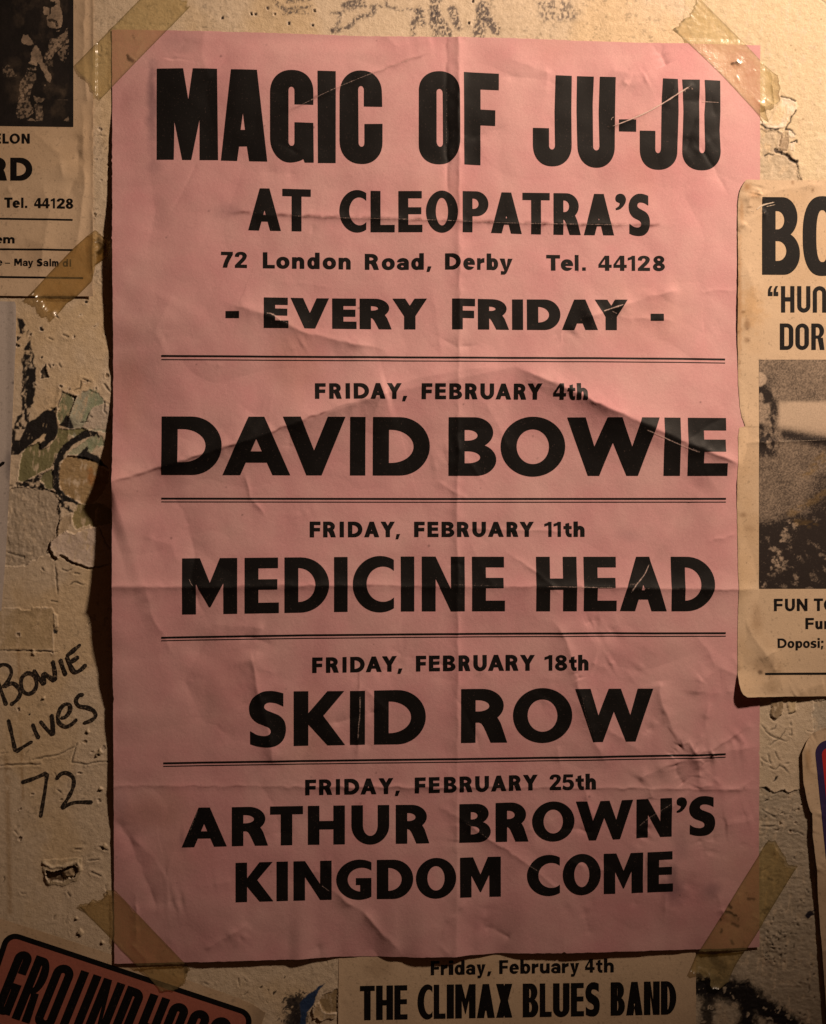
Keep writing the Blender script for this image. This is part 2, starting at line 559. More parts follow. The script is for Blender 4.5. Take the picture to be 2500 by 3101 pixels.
class Ink:
    """collects letter outlines in wall coordinates and lays them on a sheet as one mesh"""

    def __init__(self, step=6.0):
        self.v, self.f, self.n, self.step = [], [], 0, step

    def add(self, ops):
        ops = [(sg, densify(p, self.step)) for sg, p in ops]
        pts, edges = [], []
        for sg, p in ops:
            k = len(pts)
            n = len(p)
            pts += [Vector((float(x), float(y))) for x, y in p]
            edges += [(k + i, k + (i + 1) % n) for i in range(n)]
        allp = np.vstack([p for _, p in ops])
        lo, hi = allp.min(0), allp.max(0)
        g = self.step
        gx, gy = np.meshgrid(np.arange(lo[0] + g / 2, hi[0], g), np.arange(lo[1] + g / 2, hi[1], g))
        gx, gy = gx.ravel(), gy.ravel()
        if len(gx):
            keep = self.inside(gx, gy, ops)
            for sg, p in ops:
                d, _ = polydist(gx, gy, p, True)
                keep &= d > g * .35
            pts += [Vector((float(x), float(y))) for x, y in zip(gx[keep], gy[keep])]
        vo, eo, fo, *_ = delaunay_2d_cdt(pts, edges, [], 0, 1e-4)
        vo = np.array([(v[0], v[1]) for v in vo])
        fo = np.array([f for f in fo], int)
        c = vo[fo].mean(1)
        fo = fo[self.inside(c[:, 0], c[:, 1], ops)]
        # face the viewer: wall coordinates run downward, so wind accordingly
        a, b, d = vo[fo[:, 0]], vo[fo[:, 1]], vo[fo[:, 2]]
        area = (b[:, 0] - a[:, 0]) * (d[:, 1] - a[:, 1]) - (b[:, 1] - a[:, 1]) * (d[:, 0] - a[:, 0])
        flip = area > 0
        fo[flip] = fo[flip][:, ::-1]
        fo = fo[np.abs(area) > 1e-6]
        self.v.append(vo)
        self.f.append(fo + self.n)
        self.n += len(vo)

    @staticmethod
    def inside(x, y, ops):
        ins = np.zeros(len(x), bool)
        for sg, p in ops:
            m = inpoly(x, y, p)
            if sg > 0:
                ins |= m
            else:
                ins &= ~m
        return ins

    def build(self, name, zf, h0, lift, material, parent):
        v = np.vstack(self.v)
        f = np.vstack(self.f)
        used = np.unique(f)
        remap = np.zeros(len(v), int)
        remap[used] = np.arange(len(used))
        v, f = v[used], remap[f]
        z = zf(v[:, 0], v[:, 1]) + lift
        o = mesh_obj(name, W(v[:, 0], v[:, 1], h0, z), f, material, parent)
        sheet_normals(o, zf, v[:, 0], v[:, 1])
        return o


def F(ox, oy, sc, *a):
    """letters measured on an enlarged detail: char, x0, x1, ..."""
    return [(a[i], ox + a[i + 1] / sc, ox + a[i + 2] / sc) for i in range(0, len(a), 3)]


def word(txt, x0, x1, h, gap=0.10):
    """natural letter widths fitted between x0 and x1"""
    ws = [ADV[c] for c in txt]
    tot = sum(ws) + gap * (len(txt) - 1)
    k = (x1 - x0) / tot
    out = []
    x = x0
    for c, a in zip(txt, ws):
        out.append((c, x, x + a * k))
        x += (a + gap) * k
    return out


def ops_line(items, base, top, s, t, xh=0.72):
    for ch, x0, x1 in items:
        w = x1 - x0
        xm = (x0 + x1) / 2
        h = float(interp(xm, base) - interp(xm, top))
        if ch in '.il':
            ss = w
        else:
            ss = s
        res = []
        for sg, p in glyph(ch, w, h, min(ss, w * .46), t, xh):
            p = np.array(p, float)
            X = x0 + p[:, 0]
            B = interp(X, base)
            T = interp(X, top)
            res.append((sg, np.stack([X, B - (B - T) * p[:, 1] / h], -1)))
        yield res


def print_line(name, items, base, top, s, t, zf, h0, material, parent, lift=0.13, step=4.5, xh=0.72):
    ink = Ink(step)
    for o in ops_line(items, base, top, s, t, xh):
        ink.add(o)
    return ink.build(name, zf, h0, lift, material, parent)


def bar(pts_top, th):
    """a printed rule: upper edge points and thickness"""
    return [(1, list(pts_top) + [(x, y + th) for x, y in reversed(pts_top)])]
# ------------------------------------------------------------------ the wall: plaster under flaking layers of paint
def fm(ox, oy, sc, *xy):
    """outline measured on an enlarged detail"""
    return [(ox + xy[i] / sc, oy + xy[i + 1] / sc) for i in range(0, len(xy), 2)]


def axis(lo, hi, dense, far):
    core = np.arange(lo, hi + dense, dense)
    a, b, st = [], [], dense
    x0, x1 = core[0], core[-1]
    while x1 < far:
        st *= 1.22
        x0 -= st
        x1 += st
        a.insert(0, x0)
        b.append(x1)
    return np.concatenate([a, core, b])


ux = axis(-40, 2560, 2.4, 5200)
vy = axis(-40, 3150, 2.4, 5600)
WU, WV = np.meshgrid(ux, vy)
WH = np.zeros_like(WU)
CREAM = np.array((.67, .54, .40))
WC = np.ones(WU.shape + (3,)) * CREAM

# broad unevenness and brushed plaster
rough_zone = np.clip(smoothstep(-.1, .5, fbm(WU / 420, WV / 420, 5, 3)) * .6 + .4, 0, 1)
WH += .20 * fbm(WU / 700, WV / 700, 11, 3)
WH += .15 * rough_zone * fbm(WU / 70, WV / 55, 12, 4)
WH += .085 * rough_zone * fbm(WU / 22, WV / 15, 13, 3)
WH += .04 * fbm(WU / 9, WV / 7, 14, 2)
# vertical drips in the paint
WH += .05 * fbm(WU / 34, WV / 230, 15, 3) * smoothstep(-.1, .5, fbm(WU / 300, WV / 380, 16, 2))
# mottled, yellowed paint
k = fbm(WU / 330, WV / 330, 21, 5)
WC *= (1 + .10 * k)[..., None]
yel = smoothstep(.05, .5, fbm(WU / 240, WV / 300, 22, 4))[..., None]
WC = WC * (1 - yel) + WC * np.array((1.0, .95, .84)) * yel
dr = smoothstep(.15, .7, fbm(WU / 40, WV / 420, 23, 4))[..., None]
WC *= 1 - .09 * dr
sp = smoothstep(.42, .62, fbm(WU / 10, WV / 10, 24, 2)) * smoothstep(.0, .5, fbm(WU / 200, WV / 200, 25, 3))
WC *= (1 - .28 * sp)[..., None]


def region(pad, pts):
    p = np.array([q[:2] for q in pts])
    i0, i1 = np.searchsorted(ux, (p[:, 0].min() - pad, p[:, 0].max() + pad))
    j0, j1 = np.searchsorted(vy, (p[:, 1].min() - pad, p[:, 1].max() + pad))
    return (slice(max(j0, 0), j1 + 1), slice(max(i0, 0), i1 + 1))


def warped(sl, jag, seed):
    U, V = WU[sl], WV[sl]
    return (U + jag * fbm(U / 14, V / 14, seed, 3), V + jag * fbm(U / 14, V / 14, seed + 50, 3))


def peel(pts, dz, color=None, jag=5, lip=0.0, lipw=10, tex=0.0, seed=1, alpha=1.0, mott=.12, stretch=(12, 8)):
    """take a layer off (dz < 0) or leave one standing (dz > 0); the edge that stays can curl up by `lip`"""
    sl = region(40, pts)
    U, V = warped(sl, jag, seed)
    ins = inpoly(U, V, pts)
    d, _ = polydist(U, V, pts, True)
    WH[sl] += np.where(ins, dz, 0)
    if lip:
        on = ~ins if dz < 0 else ins
        var = np.clip(.55 + .9 * fbm(U / 40, V / 40, seed + 9, 2), 0, 1.4)
        WH[sl] += np.where(on, lip * np.exp(-d / lipw) * var, 0)
    if tex:
        WH[sl] += np.where(ins, tex * fbm(U / stretch[0], V / stretch[1], seed + 3, 4), 0)
    if color is not None:
        c = np.array(color) * (1 + mott * fbm(U / 40, V / 40, seed + 4, 4))[..., None]
        wear_ = np.clip(1.05 - 2.2 * np.clip(.6 * fbm(U / 22, V / 22, seed + 6, 4) + .7 * fbm(U / 7 + V / 60, V / 34 - U / 60, seed + 16, 3) - .10, 0, 1), .15, 1)
        a = (ins * alpha * wear_)[..., None]
        WC[sl] = WC[sl] * (1 - a) + c * a
        # torn, paler fibres along the broken edge
        rim = (~ins if dz < 0 else ins) * smoothstep(4.5, 1.0, d + 5 * np.clip(fbm(U / 12, V / 12, seed + 7, 3), -.4, 1)) * .55
        if lip:
            WC[sl] = WC[sl] * (1 - rim[..., None]) + np.array((.70, .58, .46)) * rim[..., None]


def mark(pts, color, width=None, closed=False, grain=0.0, cell=9, jag=2, seed=1, soft=1.5, alpha=1.0, dz=0.0, fadeout=0):
    """paint, ink, dirt or painted shade on the surface: a filled shape, or a stroke when width is given; grain breaks it up"""
    sl = region((width if not isinstance(width, list) else max(width)) + 30 if width else 30, pts)
    U, V = warped(sl, jag, seed)
    if width:
        d, f = polydist(U, V, pts, closed)
        wd = np.interp(f, np.linspace(0, 1, len(width)), width) if isinstance(width, list) else width
        a = 1 - smoothstep(wd / 2 - soft, wd / 2 + soft, d)
    else:
        ins = inpoly(U, V, pts)
        d, _ = polydist(U, V, pts, True)
        a = np.where(ins, smoothstep(-soft, soft, d), smoothstep(-soft, soft, -d)) if not fadeout else np.where(ins, smoothstep(0, fadeout, d), 0)
    if grain:
        n = fbm(U / cell, V / (cell * 1.6), seed + 31, 3)
        a = a * smoothstep(grain - .16, grain + .10, n * .5 + .5)
    a = (a * alpha)
    WH[sl] += dz * a
    a = a[..., None]
    WC[sl] = WC[sl] * (1 - a) + np.array(color) * a


def crack(pts, depth=.35, width=3.5, dark=.55, lip=.0, seed=1, jag=5):
    sl = region(24, pts)
    U, V = warped(sl, jag, seed)
    d, f = polydist(U, V, pts)
    tap = np.clip(np.minimum(f, 1 - f) * 8, .25, 1)
    a = np.exp(-(d / (width * .5 * tap)) ** 2)
    WH[sl] -= depth * a
    if lip:
        WH[sl] += lip * np.exp(-((d - 6) / 5) ** 2)
    WC[sl] *= (1 - dark * a)[..., None]


BLACK = (.014, .011, .010)
PLASTER = (.47, .385, .295)
PINKISH = (.62, .50, .42)
MINT = (.40, .43, .30)
GREEN = (.245, .255, .15)
L1 = (0, 880, 4.96)
L2 = (0, 1280, 4.96)
L3 = (0, 1400, 2.48)

# bare plaster under the paint, beside the poster's lower half
peel(fm(*L2, 120, 1000, 300, 960, 520, 990, 700, 1030, 830, 1060, 900, 1180, 860, 1300, 900, 1390, 860, 1620, 800, 1720, 730, 1850, 720, 1960, 600, 2020, 480, 2083, 380, 2150, 60, 2150),
     -.35, PLASTER, 7, .25, 8, .30, 41, stretch=(9, 13))
# green underpaint
peel(fm(*L1, 940, 1510, 1020, 1560, 1150, 1590, 1100, 1720, 1060, 1830, 1030, 1950, 900, 2010, 860, 1900, 890, 1750, 930, 1600), -.38, GREEN, 3, .45, 9, .02, 42)
peel(fm(*L1, 1160, 1590, 1240, 1510, 1350, 1500, 1480, 1540, 1560, 1660, 1700, 1720, 1700, 2130, 1440, 2120, 1300, 2083, 1120, 2200, 1040, 2160, 1030, 1950, 1060, 1830, 1100, 1720),
     -.22, (.44, .43, .335), 4, .30, 8, .06, 43)
peel(fm(*L1, 1350, 1500, 1480, 1540, 1570, 1680, 1460, 1760, 1360, 1900, 1300, 1980, 1260, 1900, 1300, 1700), -.04, (.30, .36, .235), 12, .0, 8, .05, 44, alpha=.75)
peel(fm(*L1, 1400, 1760, 1560, 1700, 1700, 1740, 1700, 2083, 1480, 2083, 1230, 2060, 1300, 1950), .16, (.58, .485, .40), 6, .10, 8, .10, 45)
peel(fm(*L2, 870, 90, 1110, 100, 1250, 80, 1330, 120, 950, 330, 830, 520, 790, 640, 350, 890, 270, 870, 330, 470, 420, 360, 590, 290, 600, 400, 700, 380, 860, 220), -.40, (.22, .205, .10), 3, .35, 8, .03, 46)
peel(fm(*L2, 640, 760, 790, 690, 800, 1000, 700, 990, 640, 900, 610, 850), -.40, (.21, .195, .10), 3, .2, 8, .05, 47)
peel(fm(*L2, 1000, 480, 1320, 240, 1500, 180, 1600, 330, 1440, 400, 1320, 470, 1180, 500), -.20, (.42, .42, .30), 5, .15, 8, .06, 48)
peel(fm(*L2, 1310, 240, 1480, 200, 1570, 300, 1420, 390, 1400, 460, 1310, 400), -.03, (.25, .30, .19), 9, 0, 8, .05, 49, alpha=.8)
# round scar of torn board
SCAR = fm(*L2, 1000, 500, 1160, 500, 1300, 530, 1480, 620, 1640, 730, 1620, 900, 1520, 1100, 1350, 1250, 1150, 1180, 980, 1090, 890, 950, 870, 800, 900, 650, 950, 560)
peel(SCAR, -.45, (.42, .29, .15), 4, .5, 8, .14, 51, stretch=(16, 5))
mark(fm(*L2, 1250, 640, 1450, 680, 1480, 900, 1400, 1080, 1300, 900), (.40, .17, .05), soft=18, jag=14, seed=52, alpha=.75, fadeout=18)
peel(fm(*L2, 1150, 1200, 1300, 1250, 1500, 1200, 1690, 1300, 1690, 1500, 1400, 1570, 1300, 1540, 1130, 1600, 1090, 1420), -.3, (.33, .27, .13), 5, .2, 8, .10, 53)
# pale flake left standing
peel(fm(*L3, 380, 590, 400, 575, 430, 560, 500, 510, 560, 545, 640, 500, 745, 480, 850, 470, 850, 770, 720, 785, 670, 790, 560, 752, 500, 715, 445, 690, 432, 722, 405, 690, 378, 660), .55, PINKISH, 4, .55, 9, .06, 54)
peel(fm(*L3, 430, 500, 450, 430, 480, 395, 540, 390, 545, 460, 500, 515, 440, 555), .15, (.50, .385, .26), 5, .3, 8, .15, 55)
# black paint: the blob, the streak above it, the ring round the scar
mark(fm(*L2, 165, 495, 270, 490, 420, 360, 480, 330, 640, 180, 700, 170, 690, 205, 600, 320, 580, 380, 600, 400, 660, 390, 740, 310, 860, 205, 870, 60, 850, -70, 835, -235, 760, -170, 700, -190, 640, -150, 530, -50, 430, 0, 380, 90, 320, 200, 290, 260, 230, 260, 235, 130, 185, 80), BLACK, seed=61, dz=-.12, jag=4, grain=.15, cell=9)
mark(fm(*L2, 880, 45, 940, -20, 1000, -120, 1060, -60, 1110, 80, 1060, 95, 960, 60), BLACK, seed=62, dz=-.12)
mark(fm(*L2, 1390, 150, 1250, 190, 1100, 270, 980, 370, 900, 500, 840, 650, 825, 800, 830, 920, 870, 1040, 980, 1130, 1150, 1195), BLACK, width=[16, 20, 19, 20, 19, 17, 18, 17, 20, 18, 12], seed=63, jag=7, dz=-.2, grain=.17, cell=8)
mark(fm(*L2, 1380, 150, 1440, 160, 1490, 220), BLACK, width=9, seed=64, jag=6)
mark(fm(*L2, 1160, 500, 1320, 350, 1310, 430, 1480, 510, 1640, 700, 1480, 620, 1330, 560, 1180, 540), BLACK, seed=65, jag=4, dz=-.1)
mark(fm(*L2, 350, 890, 600, 760, 660, 760, 600, 860, 540, 950, 480, 900), BLACK, seed=66, grain=.40, cell=5, jag=5)
mark(fm(*L2, 140, 960, 300, 940, 420, 930, 560, 990, 700, 1020, 860, 1040), BLACK, width=[8, 10, 7, 8, 5, 9], grain=.42, seed=67, jag=9, dz=-.3)
mark(fm(*L2, 600, 900, 650, 930, 660, 990, 580, 970), BLACK, seed=68, jag=4)
mark(fm(*L2, 840, 1150, 960, 1180, 1040, 1260, 1140, 1360, 1060, 1350, 960, 1270, 900, 1360, 860, 1340, 880, 1240), BLACK, seed=69, jag=8, grain=.45, cell=6)
mark(fm(*L1, 250, 410, 330, 430, 400, 520, 465, 640, 470, 780, 500, 940, 510, 1130, 540, 1180, 525, 1450, 510, 1600, 500, 1690, 450, 1800, 440, 1900, 400, 2083, 200, 2083, 250, 1900, 320, 1850, 310, 1400, 345, 1150, 325, 1050, 340, 940, 400, 800, 420, 720, 300, 640, 270, 520), BLACK, seed=70, jag=5, grain=.44, cell=8)
mark(fm(*L1, 420, 1150, 540, 1160, 525, 1400, 515, 1560, 505, 1690, 400, 1780, 380, 1650, 420, 1400), BLACK, seed=71, jag=5)
mark(fm(*L1, 260, 410, 340, 440, 390, 520, 340, 570, 280, 540), BLACK, seed=72, jag=3)
# chips and nicks
for j, c in enumerate(((690, 1100, 620, 1195, 600, 1225, 625, 1250, 620, 1290, 600, 1330, 735, 1300, 710, 1240, 690, 1180), (620, 985, 650, 1000, 625, 1025, 610, 1005), (1265, 155, 1310, 170, 1305, 205, 1270, 190), (585, 545, 620, 540, 655, 605, 600, 610),
                       (245, 695, 310, 700, 245, 785), (205, 760, 240, 800, 300, 820, 270, 855, 220, 820), (1100, 1590, 1160, 1590, 1110, 1680), (890, 1420, 945, 1440, 900, 1475))):
    peel(fm(*L1, *c), -.5, (.035, .026, .02), 2, .25, 5, 0, 80 + j)
for j, c in enumerate(((930, 660, 1040, 710), (730, 720, 800, 745), (875, 1085, 915, 1165), (725, 1100, 755, 1165), (820, 345, 880, 420), (750, 1770, 830, 1800), (1220, 1320, 1370, 1385), (1210, 1340, 1200, 1470, 1110, 1505), (930, 1480, 920, 1590, 870, 1720, 890, 1800),
                       (1560, 1680, 1560, 1800, 1600, 1860), (1340, 1840, 1290, 1950), (1345, 1880, 1390, 1915), (1545, 1385, 1660, 1530), (1200, 1980, 1330, 1975), (1660, 1880, 1640, 1960))):
    crack(fm(*L1, *c), .45, 3.6, .75, .12, 100 + j, 3)
for j, c in enumerate(((420, 570, 430, 480, 450, 420), (460, 800, 500, 820, 545, 800), (560, 830, 600, 845), (510, 930, 560, 900, 640, 920), (375, 590, 365, 660, 400, 730, 430, 735), (445, 705, 560, 765, 670, 800, 840, 760), (750, 480, 770, 560, 830, 660), (60, 680, 180, 710, 180, 740),
                       (415, 770, 425, 880, 435, 1000), (380, 1040, 440, 1050), (0, 1412, 430, 1420), (310, 790, 335, 815))):
    crack(fm(*L3, *c), .45, 4, .72, .1, 130 + j, 4)
# old square of browned tape residue with a torn top edge
peel(fm(*L3, -60, 1092, 155, 1095, 165, 1110, 235, 1110, 245, 1088, 390, 1090, 410, 1130, 415, 1240, 400, 1290, 405, 1410, -60, 1412), .16, (.45, .335, .19), 2, .25, 6, .03, 150, alpha=.6)
mark(fm(*L3, 400, 1125, 430, 1150, 432, 1235, 412, 1240), (.60, .47, .32), seed=151, jag=3, dz=.5)
mark(fm(*L3, 405, 1250, 440, 1260, 430, 1290, 400, 1285), BLACK, seed=152, jag=4, dz=-.3)
mark(fm(*L3, 245, 1405, 262, 1420, 258, 1448, 240, 1440), (.6, .48, .33), seed=153, jag=2, dz=.9, soft=4)
# the square hole low on the wall, with torn plaster round it
LH = (0, 2100, 2.1514)
peel(fm(*LH, 270, 1085, 530, 1070, 530, 1150, 505, 1215, 410, 1250, 300, 1240), .35, (.50, .40, .27), 4, .0, 8, .10, 160)
peel(fm(*LH, 300, 1150, 345, 1162, 400, 1150, 440, 1128, 480, 1118, 505, 1140, 492, 1192, 440, 1200, 412, 1228, 360, 1216, 318, 1226, 300, 1190), -2.4, (.13, .085, .05), 3, .9, 8, .8, 161)
mark(fm(*LH, 412, 1160, 470, 1135, 496, 1150, 486, 1190, 430, 1196), (.40, .30, .19), seed=162, jag=5, dz=1.7, soft=3)
mark(fm(*LH, 285, 1105, 330, 1130, 400, 1128, 500, 1095, 520, 1140), (.64, .52, .37), width=9, seed=163, jag=6, dz=.7, soft=4)
for j, c in enumerate(((210, 430, 380, 400, 480, 350, 500, 325), (500, 330, 470, 430, 465, 450, 560, 460, 640, 445, 740, 440), (0, 470, 100, 465, 260, 460), (370, 625, 400, 645), (390, 690, 410, 690), (480, 1010, 530, 1015), (440, 1290, 460, 1325), (570, 1090, 640, 1080), (590, 1160, 660, 1190), (640, 1000, 700, 1020))):
    crack(fm(*LH, *c), .4, 4, .6, .16, 170 + j, 3)
for j, c in enumerate(((655, 620, 10), (630, 405, 6), (520, 1555, 14), (500, 1462, 8), (665, 1620, 8), (680, 990, 12), (570, 245, 10), (650, 380, 14), (285, 30, 7))):
    x, y = c[0] / 2.1514, 2100 + c[1] / 2.1514
    r = c[2] / 2.1514 * 1.6
    mark([(x - r, y + r * .5), (x, y - r), (x + r, y + r * .2), (x, y + r)], (.52, .41, .28), seed=180 + j, jag=3, dz=.9, soft=2)
    mark([(x - r, y + r * .6), (x - r * .2, y + r * .4), (x, y + r * 1.1), (x - r * .8, y + r * 1.2)], BLACK, seed=190 + j, jag=3, dz=-.4)  # crumb's cast shadow painted in black, on the side away from the lamp
# two brown stains running down the paint
mark([(20, 2290), (24, 2480), (30, 2760)], (.36, .22, .10), width=14, grain=.35, cell=14, seed=200, soft=8, alpha=.5)
mark([(55, 1960), (62, 2200), (70, 2420)], (.36, .22, .10), width=8, grain=.4, cell=14, seed=201, soft=4, alpha=.5)

# ---- scuffed charcoal marks along the top
LT = (500, 0, 1.736)
CH = (.05, .04, .05)
for j, (w, c) in enumerate(((12, (575, 0, 600, 30, 640, 60)), (9, (640, 50, 700, 40, 760, 35)), (14, (625, 70, 700, 60, 745, 75)), (12, (640, 10, 700, 5, 760, -8)), (8, (870, 75, 920, 70, 1000, 40, 1100, 32, 1160, 35, 1230, 50, 1380, 60)), (9, (915, 70, 920, 110, 880, 160)),
                            (14, (870, 165, 950, 150, 1000, 105, 1080, 75, 1105, 50)), (8, (1160, 0, 1160, 32)), (34, (1420, 0, 1415, 60, 1440, 120, 1480, 180)), (20, (1415, 60, 1405, 110, 1425, 190)), (26, (1510, 50, 1520, 100, 1540, 140)), (40, (1670, 40, 1660, 110, 1650, 180)), (30, (1690, 90, 1740, 160)),
                            (26, (1330, 60, 1350, 120)), (16, (1310, 90, 1300, 180)), (24, (950, 30, 1030, 10)))):
    mark(fm(*LT, *c), CH, width=w, grain=.50, cell=4, seed=210 + j, jag=5, soft=5, alpha=.85)
mark([(1620, 0), (1720, 0), (1760, 60), (1640, 70)], CH, grain=.60, cell=6, seed=230, soft=10, alpha=.7)
for j, (x, y) in enumerate(((452, 72), (475, 74), (575, 76), (538, 45), (775, 133), (1597, 122), (1615, 8), (650, 123), (785, 55), (300, 95))):
    X, Y = 500 + x / 1.736, y / 1.736
    peel([(X - 4, Y - 3), (X + 3, Y - 4), (X + 4, Y + 5), (X - 3, Y + 5)], -.6, (.05, .035, .03), 1.5, .4, 4, 0, 240 + j)

# ---- upper right: a skim of paper-smooth paint, torn open beside the tape
LR = (1900, 0, 2.893)
peel([(2080, -80), (2560, -80), (2560, 560), (2420, 560), (2418, 530), (2412, 490), (2385, 455), (2355, 450), (2330, 400), (2304, 380), (2200, 300), (2130, 180), (2070, 60)], .12, (.655, .535, .36), 4, .0, 8, .015, 250, mott=.05)
peel(fm(*LR, 1100, 1120, 1210, 1150, 1320, 1150, 1350, 1170, 1320, 1310, 1480, 1420, 1490, 1500, 1515, 1575, 1520, 1620, 1100, 1620), -.35, (.52, .42, .30), 6, .3, 7, .16, 251)
peel(fm(*LR, 1120, 1100, 1170, 1090, 1210, 1132, 1320, 1134, 1375, 1110, 1400, 1060, 1480, 960, 1485, 915, 1465, 892, 1350, 852, 1290, 940, 1270, 1000, 1230, 1070, 1150, 1060), .25, (.80, .71, .58), 4, .35, 6, .03, 252)
peel(fm(*LR, 1290, 930, 1340, 880, 1385, 960, 1370, 1060, 1300, 1110, 1180, 1090, 1230, 1060), .05, (.66, .53, .35), 5, .1, 6, .06, 253)
peel(fm(*LR, 1400, 1140, 1460, 1160, 1465, 1200, 1430, 1215, 1405, 1180), .15, (.78, .68, .55), 3, .3, 6, .0, 254)
peel(fm(*LR, 1420, 1260, 1475, 1240, 1460, 1290, 1455, 1325, 1420, 1320), .15, (.78, .68, .55), 3, .3, 6, .0, 255)
peel(fm(*LR, 1320, 1310, 1340, 1180, 1390, 1130, 1410, 1200, 1400, 1320, 1370, 1330), -.2, (.36, .27, .18), 4, .2, 6, .16, 256)
for j, (w, c) in enumerate(((8, (1345, 850, 1420, 865, 1465, 890)), (8, (1165, 1100, 1215, 1132, 1320, 1134)), (7, (1470, 970, 1420, 1060, 1385, 1130)), (9, (1385, 1130, 1440, 1145, 1460, 1180)), (9, (1420, 1255, 1470, 1230, 1480, 1250)), (16, (1295, 1320, 1345, 1335)),
                            (8, (1340, 1355, 1390, 1362)), (18, (1395, 1360, 1430, 1395, 1475, 1420)), (6, (1205, 1365, 1240, 1345, 1280, 1360)), (3, (1485, 1430, 1490, 1510, 1515, 1575)))):
    mark(fm(*LR, *c), (.05, .032, .02), width=w / 1.6, seed=260 + j, jag=4, dz=-.35)
for j in range(34):
    rs = np.random.RandomState(300 + j)
    X, Y = rs.uniform(2140, 2495), rs.uniform(0, 540)
    r = rs.uniform(1.2, 3.2)
    mark([(X - r, Y), (X, Y - r), (X + r * 1.5, Y), (X, Y + r)], (.25, .15, .07), seed=j, jag=1.5, soft=1.5, alpha=rs.uniform(.3, .9))
crack([(2462, -20), (2500, 12), (2540, 30)], .25, 3, .4, .1, 340)

# ---- strip between the two right-hand sheets: yellow paint over grey plaster
LS = (2280, 2100, 4.682)
peel([(2200, 2388), (2303, 2386), (2322, 2384), (2331, 2397), (2345, 2398), (2372, 2391), (2384, 2402), (2428, 2385), (2560, 2380), (2560, 3220), (2030, 3220), (2030, 2860), (2200, 2860)], -.38, (.47, .395, .305), 5, .45, 8, .22, 400, stretch=(14, 7))
peel([(2461, 2120), (2600, 2110), (2600, 2260), (2461, 2260)], -.3, (.50, .43, .34), 6, .4, 6, .14, 401)
peel(fm(*LS, 245, 60, 415, 60, 425, 170, 395, 300, 330, 355, 270, 340, 235, 290, 255, 200), .75, (.34, .25, .155), 3, .0, 8, .04, 402)
peel(fm(*LS, 470, 100, 610, 90, 600, 240, 510, 300), .25, (.60, .47, .30), 3, .4, 6, .02, 403)
for j, c in enumerate(((110, 440, 200, 560, 300, 620, 380, 655, 480, 680), (450, 500, 420, 570, 370, 650, 290, 690, 240, 735), (230, 330, 300, 390), (320, 450, 300, 500, 230, 510), (520, 420, 550, 460), (530, 500, 545, 590), (500, 575, 550, 595), (300, 820, 340, 900, 370, 950), (200, 850, 230, 940, 250, 1000),
                       (110, 900, 180, 970, 240, 985), (300, 1090, 370, 1015, 440, 1060, 500, 1130), (230, 1040, 300, 1080), (450, 1000, 495, 990), (500, 1945, 640, 1970, 720, 2015), (110, 1640, 200, 1700, 330, 1760), (160, 1770, 190, 1740), (100, 1890, 300, 1885), (370, 1865, 405, 1862), (500, 300, 595, 255))):
    crack(fm(*LS, *c), .35, 3.4, .6, .12, 410 + j, 3)
for j, c in enumerate(((275, 1255, 320, 1180, 355, 1170, 340, 1220), (105, 1330, 180, 1330, 245, 1390, 230, 1405, 160, 1360), (420, 1390, 440, 1355, 460, 1400), (155, 1530, 215, 1505, 220, 1515, 185, 1535))):
    mark(fm(*LS, *c), (.03, .022, .016), seed=440 + j, jag=3, dz=-.4)
LB = (2080, 2700, 4.133)
mark(fm(*LB, 1470, 300, 1500, 260, 1540, 235, 1575, 265, 1600, 290, 1550, 310, 1510, 345), (.02, .015, .025), seed=450, jag=3)
mark(fm(*LB, 1560, 260, 1600, 230), (.02, .015, .025), width=4, seed=451, jag=3)
for j in range(60):
    rs = np.random.RandomState(500 + j)
    X = rs.choice([rs.normal(2330, 18), rs.normal(2372, 22), rs.uniform(2310, 2470)])
    Y = rs.normal(2850, 45) if X < 2420 else rs.uniform(2650, 3090)
    r = rs.uniform(2, 5)
    a = rs.uniform(0, 3.14)
    crack([(X - r * math.cos(a), Y - r * math.sin(a)), (X + r * .3, Y + r * .4), (X + r * math.cos(a), Y + r * math.sin(a))], .4, rs.uniform(2.5, 4.5), .7, .15, 560 + j, 4)

# ---- sprayed black at the lower right, sprayed blue at the bottom
SP = (.012, .009, .009)
U_, V_ = WU, WV
def spray(pts, rad, color, seed, dens=1.0, speckle=.35):
    sl = region(max(rad) * 2.2, pts)
    U, V = warped(sl, 10, seed)
    d, f = polydist(U, V, pts)
    r = np.interp(f, np.linspace(0, 1, len(rad)), rad)
    n = fbm(U / 5, V / 5, seed + 3, 3) * speckle
    a = smoothstep(1.15, .45, d / r + n * np.clip(d / r, .2, 1.4)) * dens
    holes = smoothstep(.50, .62, fbm(U / 11, V / 11, seed + 8, 2))
    a = (a * (1 - holes * .9))[..., None]
    WC[sl] = WC[sl] * (1 - a) + np.array(color) * a


